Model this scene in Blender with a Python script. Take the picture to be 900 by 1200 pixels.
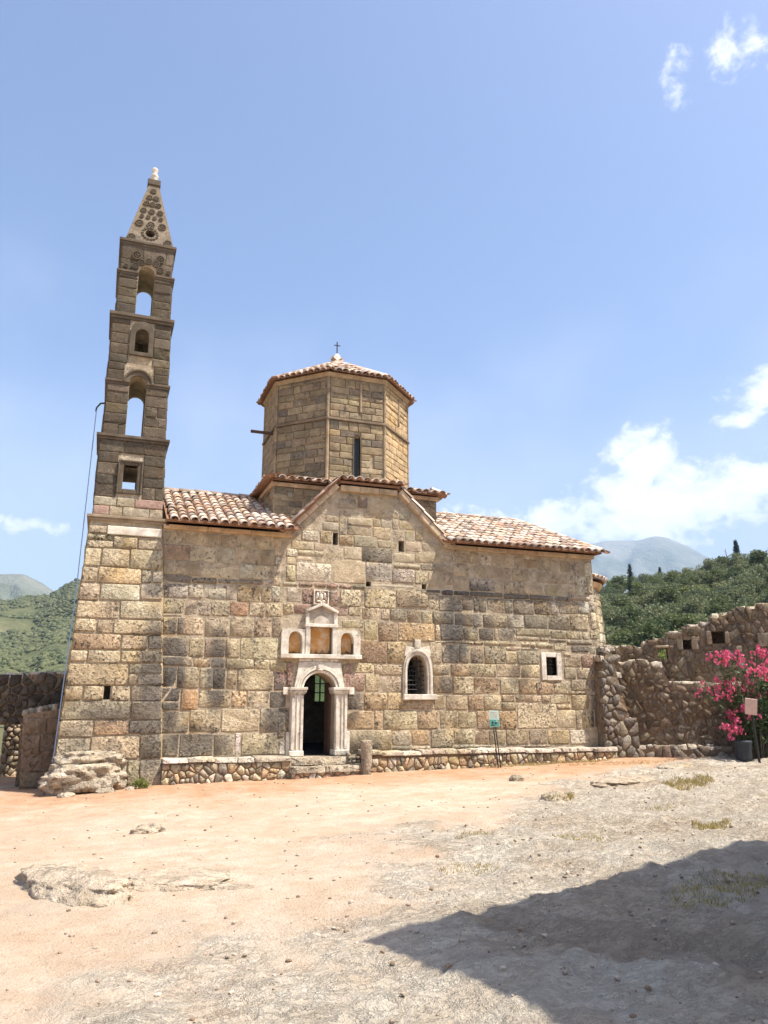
import bpy, bmesh, math, random
from math import radians as R, sin, cos, pi, tan, atan2, sqrt
from mathutils import Vector, Matrix, noise as mn
for o in list(bpy.data.objects): bpy.data.objects.remove(o)
scene = bpy.context.scene
COL = scene.collection

# ------------------------------------------------------------------ camera
cam_d = bpy.data.cameras.new('camera'); cam = bpy.data.objects.new('camera', cam_d); COL.objects.link(cam)
cam.location = (-5.09, -18.26, 1.47)
cam.rotation_euler = (R(90 + 13.73), 0, R(69.6 - 90))
cam_d.sensor_fit = 'VERTICAL'; cam_d.sensor_height = 24.0; cam_d.lens = 17.6
cam_d.clip_start = 0.1; cam_d.clip_end = 20000
scene.camera = cam

# ------------------------------------------------------------------ light
SUN = Vector((0.41, -0.32, 1.0)).normalized()          # direction towards the sun
SUN_EL = math.asin(SUN.z); SUN_ROT = atan2(SUN.x, SUN.y)
sl = bpy.data.lights.new('sun', 'SUN'); sl.energy = 5.0; sl.angle = R(0.5); sl.color = (1.0, 0.94, 0.85)
so = bpy.data.objects.new('sun', sl); COL.objects.link(so); so.location = (20, -20, 40)
so.rotation_euler = (-SUN).to_track_quat('-Z', 'Y').to_euler()
scene.view_settings.view_transform = 'Standard'; scene.view_settings.look = 'None'
scene.view_settings.gamma = 1.0; scene.view_settings.use_curve_mapping = False
scene.view_settings.exposure = 0.88
scene.cycles.max_bounces = 5; scene.cycles.diffuse_bounces = 3; scene.cycles.glossy_bounces = 2; scene.cycles.transmission_bounces = 4; scene.cycles.transparent_max_bounces = 4

# ------------------------------------------------------------------ node helpers
def nd(nt, typ, ins=None, **props):
    n = nt.nodes.new(typ)
    for k, v in props.items(): setattr(n, k, v)
    for k, v in (ins or {}).items():
        s = n.inputs[k]
        if hasattr(v, 'node'): nt.links.new(v, s)
        else: s.default_value = v
    return n
def math_(nt, op, a, b=None, c=None, clamp=False):
    n = nt.nodes.new('ShaderNodeMath'); n.operation = op; n.use_clamp = clamp
    for i, v in enumerate((a, b, c)):
        if v is None: continue
        if hasattr(v, 'node'): nt.links.new(v, n.inputs[i])
        else: n.inputs[i].default_value = v
    return n.outputs[0]
def mixc(nt, fac, a, b, blend='MIX'):
    n = nt.nodes.new('ShaderNodeMix'); n.data_type = 'RGBA'; n.blend_type = blend; n.clamp_factor = True
    for s, v in ((n.inputs[0], fac), (n.inputs[6], a), (n.inputs[7], b)):
        if hasattr(v, 'node'): nt.links.new(v, s)
        else: s.default_value = v if not isinstance(v, tuple) or len(v) == 4 else (*v, 1)
    return n.outputs[2]
def smooth(nt, v, lo, hi):
    n = nt.nodes.new('ShaderNodeMapRange'); n.interpolation_type = 'SMOOTHSTEP'
    nt.links.new(v, n.inputs[0]); n.inputs[1].default_value = lo; n.inputs[2].default_value = hi
    return n.outputs[0]
def noise_(nt, vec, scale, detail=4.0, rough=0.6, dist=0.0):
    n = nd(nt, 'ShaderNodeTexNoise', {'Scale': scale, 'Detail': detail, 'Roughness': rough, 'Distortion': dist})
    if vec is not None: nt.links.new(vec, n.inputs['Vector'])
    return n.outputs[0]

# ------------------------------------------------------------------ world: sky with clouds
world = bpy.data.worlds.new('World'); scene.world = world; world.use_nodes = True
wt = world.node_tree; wt.nodes.clear()
sky = nd(wt, 'ShaderNodeTexSky', sky_type='NISHITA', sun_disc=False, sun_elevation=SUN_EL, sun_rotation=SUN_ROT)
sky.altitude = 50; sky.air_density = 1.0; sky.dust_density = 2.6; sky.ozone_density = 2.0
tc = nd(wt, 'ShaderNodeTexCoord')
sep = nd(wt, 'ShaderNodeSeparateXYZ', {0: tc.outputs['Generated']})
az = math_(wt, 'MULTIPLY', math_(wt, 'ARCTAN2', sep.outputs[1], sep.outputs[0]), 180 / pi)
el = math_(wt, 'MULTIPLY', math_(wt, 'ARCSINE', sep.outputs[2]), 180 / pi)
aec = nd(wt, 'ShaderNodeCombineXYZ', {0: az, 1: math_(wt, 'MULTIPLY', el, 1.3), 2: 0.0}).outputs[0]
cn = noise_(wt, aec, 0.5, 8, 0.62, 0.25)
cn2 = noise_(wt, aec, 0.085, 3, 0.5)
# cloud banks: azimuth, elevation, half widths, weight
BANKS = [(49.5, 13.2, 8.0, 4.2, 1.1), (49.6, 16.6, 3.4, 3.4, 1.1), (44.0, 14.0, 6.0, 3.2, 1.0), (56.5, 12.8, 6.0, 2.2, .9), (42.8, 18.6, 2.6, 1.2, .8),
         (40.6, 20.4, 4.4, 1.8, .85), (63, 13.6, 4.4, 1.7, .6), (96.5, 11.4, 5.5, 1.2, .62), (39.6, 41.5, 4.6, 2.2, .62), (44.6, 41.0, 2.0, 2.4, .5), (120, 15, 9, 3, .8), (20, 17, 10, 4, .9), (-60, 18, 22, 5, .8)]
tot = None
for (a, e, ra, re, w) in BANKS:
    da = math_(wt, 'DIVIDE', math_(wt, 'SUBTRACT', az, a), ra); de = math_(wt, 'DIVIDE', math_(wt, 'SUBTRACT', el, e), re)
    d = math_(wt, 'SQRT', math_(wt, 'ADD', math_(wt, 'MULTIPLY', da, da), math_(wt, 'MULTIPLY', de, de)))
    m = math_(wt, 'MULTIPLY', math_(wt, 'SUBTRACT', 1.25, d, clamp=True), w)
    tot = m if tot is None else math_(wt, 'MAXIMUM', tot, m)
dens = math_(wt, 'ADD', tot, math_(wt, 'MULTIPLY', math_(wt, 'SUBTRACT', cn, 0.5), 1.75))
dens = math_(wt, 'MULTIPLY', dens, smooth(wt, tot, 0.0, 0.25))
cmask = math_(wt, 'MULTIPLY', smooth(wt, dens, 0.28, 0.80), 0.86)
hz = math_(wt, 'MULTIPLY', smooth(wt, math_(wt, 'ADD', math_(wt, 'SUBTRACT', 30, el), math_(wt, 'MULTIPLY', math_(wt, 'SUBTRACT', cn2, .5), 24)), 0, 26), 0.42)
cmask = math_(wt, 'MAXIMUM', cmask, hz)
shade = mixc(wt, smooth(wt, dens, 0.45, 1.15), (4.9, 5.15, 5.7), (7.4, 7.4, 7.5))
skyc = mixc(wt, 1.0, sky.outputs[0], (1.0, 1.0, 1.06), 'MULTIPLY')
colr = mixc(wt, cmask, skyc, shade)
bg = nd(wt, 'ShaderNodeBackground', {'Color': colr, 'Strength': 0.128})
nd(wt, 'ShaderNodeOutputWorld', {'Surface': bg.outputs[0]})

# ------------------------------------------------------------------ object helpers
WL = {}
def thing(name, label, cat, loc=(0, 0, 0), group=None, kind=None):
    o = bpy.data.objects.new(name, None); COL.objects.link(o); o.location = loc; o.empty_display_size = .3
    o['label'] = label; o['category'] = cat
    if group: o['group'] = group
    WL[o] = Vector(loc); return o
def tag(o, label, cat, group=None, kind=None):
    if label: o['label'] = label
    if cat: o['category'] = cat
    if group: o['group'] = group
    if kind: o['kind'] = kind
    return o
def put(name, V, F, mat, parent=None, color=None, smooth=False, origin=None, bevel=0, kind=None):
    """one mesh object from world-space vertices"""
    if origin is None:
        n = len(V); origin = Vector((sum(v[0] for v in V) / n, sum(v[1] for v in V) / n, sum(v[2] for v in V) / n))
    origin = Vector(origin)
    me = bpy.data.meshes.new(name)
    me.from_pydata([(v[0] - origin.x, v[1] - origin.y, v[2] - origin.z) for v in V], [], F)
    if smooth: me.polygons.foreach_set('use_smooth', [True] * len(me.polygons))
    me.materials.append(mat)
    o = bpy.data.objects.new(name, me); COL.objects.link(o)
    o.parent = parent; o.location = origin - (WL[parent] if parent else Vector()); WL[o] = origin
    if color: o.color = (*color[:3], 1)
    if bevel:
        b = o.modifiers.new('bevel', 'BEVEL'); b.width = bevel; b.segments = 2; b.limit_method = 'ANGLE'
    if kind: o['kind'] = kind
    return o
def inst(name, me, parent, M, color=None):
    o = bpy.data.objects.new(name, me); COL.objects.link(o); o.parent = parent
    T = M.copy(); T.translation = M.translation - (WL[parent] if parent else Vector()); o.matrix_local = T
    WL[o] = M.translation.copy()
    if color: o.color = (*color[:3], 1)
    return o
class MB:
    def __init__(s): s.V = []; s.F = []
    def add(s, V, F):
        n = len(s.V); s.V += [tuple(v) for v in V]; s.F += [tuple(i + n for i in f) for f in F]; return s
    def box(s, x0, y0, z0, x1, y1, z1):
        return s.add([(x0, y0, z0), (x1, y0, z0), (x1, y1, z0), (x0, y1, z0), (x0, y0, z1), (x1, y0, z1), (x1, y1, z1), (x0, y1, z1)],
                     [(0, 3, 2, 1), (4, 5, 6, 7), (0, 1, 5, 4), (1, 2, 6, 5), (2, 3, 7, 6), (3, 0, 4, 7)])
    def prism(s, poly, y0, y1, P=None):
        """polygon in (x,z), counter-clockwise seen from -y, extruded from y0 (front) to y1 (back)"""
        P = P or (lambda x, z, y: (x, y, z)); n = len(poly)
        V = [P(x, z, y0) for x, z in poly] + [P(x, z, y1) for x, z in poly]
        F = [tuple(range(n)), tuple(range(2 * n - 1, n - 1, -1))] + [(i, i + n, (i + 1) % n + n, (i + 1) % n) for i in range(n)]
        return s.add(V, F)
    def strip(s, inner, outer, y0, y1, P=None):
        """band between two open polylines in (x,z) with thickness"""
        P = P or (lambda x, z, y: (x, y, z)); n = len(inner); V = []
        for y in (y0, y1): V += [P(x, z, y) for x, z in inner] + [P(x, z, y) for x, z in outer]
        F = []
        for i in range(n - 1):
            a, b, c, d = i, i + 1, n + i + 1, n + i
            F += [(a, b, c, d), (a + 2 * n, d + 2 * n, c + 2 * n, b + 2 * n), (a, a + 2 * n, b + 2 * n, b), (d, c, c + 2 * n, d + 2 * n)]
        F += [(0, n, 3 * n, 2 * n), (n - 1, 3 * n - 1, 4 * n - 1, 2 * n - 1)]
        return s.add(V, F)
    def tube(s, pts, r, k=6):
        pts = [Vector(p) for p in pts]; rs = r if isinstance(r, (list, tuple)) else [r] * len(pts); V = []; F = []
        for i, p in enumerate(pts):
            t = (pts[min(i + 1, len(pts) - 1)] - pts[max(i - 1, 0)]).normalized()
            a = t.orthogonal().normalized(); b = t.cross(a)
            V += [p + (a * cos(2 * pi * j / k) + b * sin(2 * pi * j / k)) * rs[i] for j in range(k)]
        for i in range(len(pts) - 1):
            F += [(i * k + j, i * k + (j + 1) % k, (i + 1) * k + (j + 1) % k, (i + 1) * k + j) for j in range(k)]
        F += [tuple(range(k - 1, -1, -1)), tuple((len(pts) - 1) * k + j for j in range(k))]
        return s.add(V, F)
    def lathe(s, prof, c, k=16):
        V = []; F = []
        for r, z in prof: V += [(c[0] + r * cos(2 * pi * j / k), c[1] + r * sin(2 * pi * j / k), c[2] + z) for j in range(k)]
        for i in range(len(prof) - 1):
            F += [(i * k + j, i * k + (j + 1) % k, (i + 1) * k + (j + 1) % k, (i + 1) * k + j) for j in range(k)]
        F += [tuple(range(k - 1, -1, -1)), tuple((len(prof) - 1) * k + j for j in range(k))]
        return s.add(V, F)
    def put(s, name, mat, parent=None, **kw): return put(name, s.V, s.F, mat, parent, **kw)
def cut(o, cutters):
    """boolean difference, applied; cutters: list of MB"""
    dg = bpy.context.evaluated_depsgraph_get
    tmp = []
    for i, c in enumerate(cutters):
        me = bpy.data.meshes.new('cut'); me.from_pydata(c.V, [], c.F); bm = bmesh.new(); bm.from_mesh(me)
        bmesh.ops.recalc_face_normals(bm, faces=bm.faces); bm.to_mesh(me); bm.free()
        co = bpy.data.objects.new('cut', me); COL.objects.link(co); tmp.append(co)
        m = o.modifiers.new('b', 'BOOLEAN'); m.object = co; m.operation = 'DIFFERENCE'; m.solver = 'EXACT'
    bpy.context.view_layer.update()
    me = bpy.data.meshes.new_from_object(o.evaluated_get(dg()))
    o.modifiers.clear(); old = o.data; nm = old.name; o.data = me; bpy.data.meshes.remove(old); me.name = nm
    for c in tmp: bpy.data.objects.remove(c)
def fixn(o):
    bm = bmesh.new(); bm.from_mesh(o.data); bmesh.ops.recalc_face_normals(bm, faces=bm.faces); bm.to_mesh(o.data); bm.free(); return o
def arch(cx, z0, zs, r, n=10, rise=None):
    """outline of an arched opening: bottom z0, springing zs, half width r"""
    rise = rise or r
    return [(cx - r, z0), (cx + r, z0)] + [(cx + r * cos(pi * i / n), zs + rise * sin(pi * i / n)) for i in range(n + 1)]
def arc(cx, zs, r, n=12, rise=None, a0=0, a1=pi):
    rise = rise or r
    return [(cx + r * cos(a0 + (a1 - a0) * i / n), zs + rise * sin(a0 + (a1 - a0) * i / n)) for i in range(n + 1)]
def pointed(cx, zs, r, peak, n=6):
    """pointed arch polyline from right springing over the peak to the left"""
    out = []
    for i in range(n + 1):
        t = i / n; out.append((cx + r * (1 - t ** 2.2), zs + (peak - zs) * (sin(t * pi / 2) ** 0.9)))
    return out + [(2 * cx - x, z) for x, z in reversed(out[:-1])]

# ------------------------------------------------------------------ materials
def mat_new(name, rough=0.9, spec=0.25):
    m = bpy.data.materials.new(name); m.use_nodes = True; nt = m.node_tree
    b = nt.nodes['Principled BSDF']; b.inputs['Roughness'].default_value = rough; b.inputs['Specular IOR Level'].default_value = spec
    return m, nt, b
def bump(nt, b, h, strength, dist):
    n = nd(nt, 'ShaderNodeBump', {'Strength': strength, 'Distance': dist, 'Height': h}); nt.links.new(n.outputs[0], b.inputs['Normal']); return n
def stain_mask(nt, pos, stains, wob=0.9, nscale=2.2):
    sp = nd(nt, 'ShaderNodeSeparateXYZ', {0: pos}); nz = noise_(nt, pos, nscale, 5, .7); tot = None
    for (cx, cz, rx, rz, w) in stains:
        dx = math_(nt, 'DIVIDE', math_(nt, 'SUBTRACT', sp.outputs[0], cx), rx); dz = math_(nt, 'DIVIDE', math_(nt, 'SUBTRACT', sp.outputs[2], cz), rz)
        d = math_(nt, 'SQRT', math_(nt, 'ADD', math_(nt, 'MULTIPLY', dx, dx), math_(nt, 'MULTIPLY', dz, dz)))
        d = math_(nt, 'ADD', d, math_(nt, 'MULTIPLY', math_(nt, 'SUBTRACT', nz, .5), wob * 2))
        m = math_(nt, 'MULTIPLY', math_(nt, 'SUBTRACT', 1.0, smooth(nt, d, .62, 1.3)), w)
        tot = m if tot is None else math_(nt, 'MAXIMUM', tot, m)
    return tot
def stone_mat(name, stains=(), pit=1.0, lichen=0.5, bstr=0.9, fixed=None, tint=0.5, dist=0.035, pitscale=15.0):
    m, nt, b = mat_new(name, 0.92, 0.2)
    oi = nd(nt, 'ShaderNodeObjectInfo'); t = nd(nt, 'ShaderNodeTexCoord'); geo = nd(nt, 'ShaderNodeNewGeometry')
    off = nd(nt, 'ShaderNodeVectorMath', {0: t.outputs['Object'], 1: nd(nt, 'ShaderNodeCombineXYZ', {0: math_(nt, 'MULTIPLY', oi.outputs['Random'], 37), 1: math_(nt, 'MULTIPLY', oi.outputs['Random'], 91), 2: 0.0}).outputs[0]}, operation='ADD').outputs[0]
    pos = geo.outputs['Position']
    n1 = noise_(nt, off, 3.2, 5, .66); n2 = noise_(nt, off, 19, 3, .7); n3 = noise_(nt, off, pitscale, 4, .74); n4 = noise_(nt, pos, 0.9, 3, .7)
    pits = math_(nt, 'SUBTRACT', 1.0, smooth(nt, math_(nt, 'SUBTRACT', n3, math_(nt, 'MULTIPLY', math_(nt, 'SUBTRACT', n1, .5), .45)), .33, .45))
    pits = math_(nt, 'MULTIPLY', pits, math_(nt, 'MULTIPLY', math_(nt, 'ADD', .25, math_(nt, 'MULTIPLY', math_(nt, 'FRACT', math_(nt, 'MULTIPLY', oi.outputs['Random'], 7.3)), .85)), pit))
    base = oi.outputs['Color'] if fixed is None else nd(nt, 'ShaderNodeRGB').outputs[0]
    if fixed is not None: base.default_value = (*fixed, 1)
    c = mixc(nt, smooth(nt, n1, .3, .72), mixc(nt, 1, base, (.70, .66, .60), 'MULTIPLY'), mixc(nt, 1, base, (1.24, 1.22, 1.2), 'MULTIPLY'))
    c = mixc(nt, math_(nt, 'MULTIPLY', smooth(nt, n4, .5, .72), tint), c, mixc(nt, 1, c, (1.05, .91, .62), 'MULTIPLY'))
    c = mixc(nt, math_(nt, 'MULTIPLY', smooth(nt, n2, .52, .75), .45), c, mixc(nt, 1, c, (1.35, 1.33, 1.28), 'MULTIPLY'))
    c = mixc(nt, math_(nt, 'MULTIPLY', pits, .9), c, mixc(nt, 1, c, (.22, .175, .13), 'MULTIPLY'))
    n5 = noise_(nt, pos, 2.2, 6, .74)
    li = math_(nt, 'MULTIPLY', smooth(nt, n5, .53, .68), lichen)
    c = mixc(nt, li, c, (.10, .09, .075))
    c = mixc(nt, math_(nt, 'MULTIPLY', math_(nt, 'SUBTRACT', 1.0, smooth(nt, n5, .32, .43)), .7), c, mixc(nt, 1, c, (1.5, 1.52, 1.55), 'MULTIPLY'))
    sp2 = smooth(nt, math_(nt, 'ADD', n2, math_(nt, 'MULTIPLY', math_(nt, 'SUBTRACT', n5, .5), .7)), .60, .72)
    c = mixc(nt, math_(nt, 'MULTIPLY', sp2, lichen * 1.5, clamp=True), c, (.085, .075, .06))
    if stains: c = mixc(nt, stain_mask(nt, pos, stains), c, mixc(nt, n2, (.045, .042, .038), (.16, .145, .125)))
    nt.links.new(c, b.inputs['Base Color'])
    h = math_(nt, 'ADD', math_(nt, 'MULTIPLY', n1, .9), math_(nt, 'MULTIPLY', n2, .32)); h = math_(nt, 'SUBTRACT', h, math_(nt, 'MULTIPLY', pits, .55))
    bump(nt, b, h, bstr, dist)
    return m
def plain_mat(name, colr, rough=.8, var=.15, scale=8, bs=.2, dist=.01, metal=0, spec=.3, useobj=False):
    m, nt, b = mat_new(name, rough, spec); t = nd(nt, 'ShaderNodeTexCoord'); oi = nd(nt, 'ShaderNodeObjectInfo')
    n = noise_(nt, t.outputs['Object'], scale, 6, .65); base = oi.outputs['Color'] if useobj else (*colr, 1)
    c = mixc(nt, n, mixc(nt, 1, base, (1 - var * 2,) * 3, 'MULTIPLY'), mixc(nt, 1, base, (1 + var * 2,) * 3, 'MULTIPLY'))
    nt.links.new(c, b.inputs['Base Color']); b.inputs['Metallic'].default_value = metal
    if bs: bump(nt, b, n, bs, dist)
    return m
STAINS = [(-3.5, 2.0, .30, 1.35, .85), (-2.48, 2.0, .24, 1.0, .85), (-1.02, 1.2, .3, .75, .8), (3.72, 3.15, .42, .95, .9), (3.45, 1.8, .22, .4, .7), (-3.0, .45, .75, .35, .75), (-3.6, .6, .3, .6, .6),
          (3.9, 4.25, 1.2, .22, .8), (5.6, 4.1, 1.4, .14, .6), (8.15, .9, .35, 1.1, .7), (4.6, .5, .4, .3, .45), (.85, 1.2, .25, .4, .7), (4.6, 3.3, .3, .5, .5), (5.3, 3.2, .25, .35, .6), (2.0, .35, .5, .2, .4), (7.6, 2.8, .5, .25, .5), (6.2, 3.5, 1.3, .5, .45), (4.4, 3.6, .6, .5, .6), (-3.6, 3.9, .35, .35, .4), (-2.3, 3.6, .5, .25, .35), (1.6, 4.6, .5, .2, .45), (2.6, 3.6, .4, .3, .35), (7.3, 1.9, .5, .3, .4), (5.6, 1.95, .35, .3, .5), (-.95, .5, .3, .3, .5), (1.3, .3, .5, .25, .4), (3.0, 5.6, .8, .25, .35), (1.2, 6.2, .6, .3, .4)]
TSTAINS = [(-3.95, 2.1, .36, 1.25, .8), (-3.98, 3.95, .26, .3, .75), (-4.1, 1.0, .45, .5, .6), (-4.9, 1.05, .55, .25, .45), (-3.85, .3, .25, .5, .7), (-5.4, .3, .3, .6, .4)]
M_ASH = stone_mat('weathered_ashlar', STAINS, 1.0, .6, 1.0, dist=.12)
M_TOW = stone_mat('tower_ashlar', TSTAINS, 1.0, .54, 1.0, dist=.12)
M_FINE = stone_mat('dressed_sandstone', (), .6, .6, .9, dist=.05)
M_RUB = stone_mat('rubble_stone', (), .7, .6, 1.0, dist=.08)
M_MORT = stone_mat('lime_mortar', (), .5, .5, .8, fixed=(.43, .36, .26), dist=.08)
M_MORT2 = stone_mat('earth_mortar', (), .6, .5, 1.0, fixed=(.26, .19, .125), dist=.10)
M_WHITE = stone_mat('white_marble', (), .25, .42, .6, fixed=(.66, .615, .53), tint=.2, dist=.012)
M_BAND = stone_mat('cornice_limestone', (), .2, .25, .4, tint=.3, dist=.015)
M_CARVE = stone_mat('carved_sandstone', (), .4, .4, .5, fixed=(.112, .092, .066), dist=.02)
M_ROCK = stone_mat('limestone_rock', (), .8, .5, 1.0, fixed=(.46, .395, .30), tint=.3, dist=.16, pitscale=7)
M_ROCK2 = stone_mat('earthy_limestone', (), .7, .35, 1.0, fixed=(.44, .365, .275), tint=.25, dist=.12, pitscale=8)
M_TILE = plain_mat('terracotta_tile', (.5, .3, .2), .9, .22, 9, .3, .01, useobj=True)
M_PAN = plain_mat('old_pan_tile', (.24, .13, .075), .95, .2, 6, .3)
M_IRON = plain_mat('dark_iron', (.035, .032, .03), .6, .2, 20, .1, metal=.3)
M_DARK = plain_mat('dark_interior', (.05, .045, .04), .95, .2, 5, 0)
M_WOOD = plain_mat('old_wood', (.09, .05, .03), .8, .3, 12, .3)
M_PLASTER = None
def plaster():
    m, nt, b = mat_new('ochre_plaster', .9, .2); g = nd(nt, 'ShaderNodeNewGeometry'); p = g.outputs['Position']
    n = noise_(nt, p, 5, 6, .65); n2 = noise_(nt, p, 9, 6, .75)
    c = mixc(nt, smooth(nt, n, .4, .66), (.66, .34, .11), (.74, .55, .36))
    z = nd(nt, 'ShaderNodeSeparateXYZ', {0: p}).outputs[2]
    k = smooth(nt, math_(nt, 'ADD', math_(nt, 'SUBTRACT', 2.66, z), math_(nt, 'MULTIPLY', math_(nt, 'SUBTRACT', n2, .5), .55)), .1, .2)
    c = mixc(nt, math_(nt, 'MULTIPLY', k, .9), c, (.045, .04, .035)); nt.links.new(c, b.inputs['Base Color']); bump(nt, b, n2, .4, .01); return m
M_PLASTER = plaster()
CT = dict(t=(.53, .445, .30), w=(.65, .585, .46), g=(.395, .345, .25), b=(.41, .34, .232), B=(.36, .255, .16), o=(.56, .41, .25), O=(.54, .335, .185),
          y=(.53, .435, .28), p=(.36, .235, .19), P=(.40, .27, .225), d=(.27, .235, .185), D=(.20, .175, .145), W=(.68, .62, .53))
def toward(c, k=.22): return tuple((a + (b - a) * k) * .93 for a, b in zip(c, (.50, .41, .28)))
def jit(c, rng, v=.10):
    k = 1 + rng.uniform(-v, v); return tuple(max(0, a * k * (1 + rng.uniform(-.03, .03))) for a in c)

# ------------------------------------------------------------------ stone helpers
def block(P, x0, z0, x1, z1, rng, front=.03, depth=.12, gap=.012, rough=.018, rnd=.03, X=None, drop=.22):
    """a rough stone: P maps (x,z,outward) to world; about 50 triangles"""
    w, h = x1 - x0, z1 - z0; g = min(gap, w * .12, h * .12); x0 += g; x1 -= g; z0 += g; z1 -= g
    nx = 4 if w > .3 else 3; nz = 3 if h > .16 else 2
    fr = front + rng.uniform(-.008, .010); V = []; F = []; rn = min(rnd, w * .2, h * .2)
    tilt = rng.uniform(-.01, .01); tiltz = rng.uniform(-.01, .01)
    for j in range(nz + 1):
        for i in range(nx + 1):
            u, v = i / nx, j / nz; ex = i in (0, nx); ez = j in (0, nz)
            if not ex: u = min(.3, .022 / max(w, .03)) if i == 1 else 1 - min(.3, .022 / max(w, .03)) if i == nx - 1 else u
            if not ez: v = (min(.3, .022 / max(h, .03)) if j == 1 else 1 - min(.3, .022 / max(h, .03))) if nz > 2 else v
            x = x0 + (x1 - x0) * u; z = z0 + (z1 - z0) * v; d = fr + (u - .5) * tilt + (v - .5) * tiltz
            if ex or ez: d -= rn * drop
            if ex and ez: x += rn * (.6 if i == 0 else -.6); z += rn * (.6 if j == 0 else -.6)
            if ex: x += rng.uniform(-.6, .6) * max(gap, rough)
            if ez: z += rng.uniform(-.6, .6) * max(gap, rough)
            if not ex and not ez: d += rng.uniform(-rough, rough)
            V.append(P(x, z, d))
    idx = lambda i, j: j * (nx + 1) + i
    for j in range(nz):
        for i in range(nx): F.append((idx(i, j), idx(i + 1, j), idx(i + 1, j + 1), idx(i, j + 1)))
    ring = [idx(i, 0) for i in range(nx + 1)] + [idx(nx, j) for j in range(1, nz + 1)] + [idx(i, nz) for i in range(nx - 1, -1, -1)] + [idx(0, j) for j in range(nz - 1, 0, -1)]
    n0 = len(V); coords = {}
    for k, q in enumerate(ring):
        i, j = q % (nx + 1), q // (nx + 1)
        V.append(P(x0 + (x1 - x0) * i / nx, z0 + (z1 - z0) * j / nz, -depth))
    m = len(ring)
    for k in range(m): F.append((ring[k], n0 + k, n0 + (k + 1) % m, ring[(k + 1) % m]))
    return V, F
def rubble(P, poly, rng, h=.06, depth=.1):
    """rounded field stone over a convex polygon in (s,z)"""
    n = len(poly); cx = sum(p[0] for p in poly) / n; cz = sum(p[1] for p in poly) / n; V = []; F = []; r1 = .84 + rng.uniform(-.08, .05)
    for (x, z) in poly: V.append(P(x, z, -depth))
    for (x, z) in poly: V.append(P(x, z, h * .25 + rng.uniform(-.01, .01)))
    for (x, z) in poly: V.append(P(cx + (x - cx) * r1, cz + (z - cz) * r1, h * .9 + rng.uniform(-.012, .012)))
    V.append(P(cx, cz, h + rng.uniform(-.01, .015)))
    for k in range(2): F += [(k * n + i, k * n + (i + 1) % n, (k + 1) * n + (i + 1) % n, (k + 1) * n + i) for i in range(n)]
    F += [(2 * n + i, 2 * n + (i + 1) % n, 3 * n) for i in range(n)]
    return V, F
def clip(poly, a, b, c):
    """keep a*x+b*z<=c"""
    out = []
    for i in range(len(poly)):
        p, q = poly[i], poly[(i + 1) % len(poly)]; dp = a * p[0] + b * p[1] - c; dq = a * q[0] + b * q[1] - c
        if dp <= 0: out.append(p)
        if dp * dq < 0: t = dp / (dp - dq); out.append((p[0] + (q[0] - p[0]) * t, p[1] + (q[1] - p[1]) * t))
    return out
def voronoi(sites, x0, z0, x1, z1, reach, gap):
    cells = []
    for i, (sx, sz) in enumerate(sites):
        poly = [(max(x0, sx - reach), max(z0, sz - reach)), (min(x1, sx + reach), max(z0, sz - reach)), (min(x1, sx + reach), min(z1, sz + reach)), (max(x0, sx - reach), min(z1, sz + reach))]
        for j, (tx, tz) in enumerate(sites):
            if i == j or abs(tx - sx) > 2 * reach or abs(tz - sz) > 2 * reach: continue
            a, b = tx - sx, tz - sz; L = sqrt(a * a + b * b)
            if L < 1e-6: continue
            poly = clip(poly, a / L, b / L, (a * (sx + tx) / 2 + b * (sz + tz) / 2) / L - gap / 2)
            if len(poly) < 3: break
        if len(poly) >= 3:
            # trim the sharp corners
            n = len(poly); q = []
            for k in range(n):
                p, c, nx = poly[k - 1], poly[k], poly[(k + 1) % n]
                if n <= 5:
                    q += [(c[0] + (p[0] - c[0]) * .14, c[1] + (p[1] - c[1]) * .14), (c[0] + (nx[0] - c[0]) * .14, c[1] + (nx[1] - c[1]) * .14)]
                else: q.append((c[0] + ((p[0] + nx[0]) / 2 - c[0]) * .12, c[1] + ((p[1] + nx[1]) / 2 - c[1]) * .12))
            cells.append(q)
    return cells
def rubble_sites(s0, s1, z0, z1, size, rng, aspect=1.35):
    out = []; z = z0 + size * .3; k = 0
    while z < z1:
        s = s0 + (size * aspect * .5 if k % 2 else 0)
        while s < s1: out.append((s + rng.uniform(-.33, .33) * size * aspect, z + rng.uniform(-.3, .3) * size)); s += size * aspect
        z += size * .92; k += 1
    # drop a few so that some stones grow, add some so that some shrink
    out = [p for p in out if rng.random() > .2]
    out += [(p[0] + rng.uniform(.4, .6) * size, p[1] + rng.uniform(-.2, .5) * size) for p in out if rng.random() < .45]
    return out
def courses(s0, s1, z0, z1, hs, ls, rng, holes=()):
    out = []; z = z0
    while z < z1 - .03:
        h = rng.uniform(*hs); 
        if z + h > z1 - hs[0] * .5: h = z1 - z
        segs = [(s0, s1)]
        for (a, b, c, d) in holes:
            if c < z + h - .02 and d > z + .02:
                ns = []
                for (p, q) in segs:
                    if b <= p or a >= q: ns.append((p, q)); continue
                    if a - p > .05: ns.append((p, a))
                    if q - b > .05: ns.append((b, q))
                segs = ns
        for (p, q) in segs:
            s = p
            while s < q - 1e-3:
                l = rng.uniform(*ls)
                if s + l > q - ls[0] * .6: l = q - s
                out.append((s, z, s + l, z + h)); s += l
        z += h
    return out
RNG = random.Random(7)
def G(x, y):
    xx = min(max(x, -9), 14); b = -.42 + .018 * (xx + 3.6) + .012 * min(max(0, -y - 4), 16)
    if x < -3.6 and y > -6: b -= .05 * min(1, (-3.6 - x) / 2)
    return b

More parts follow.
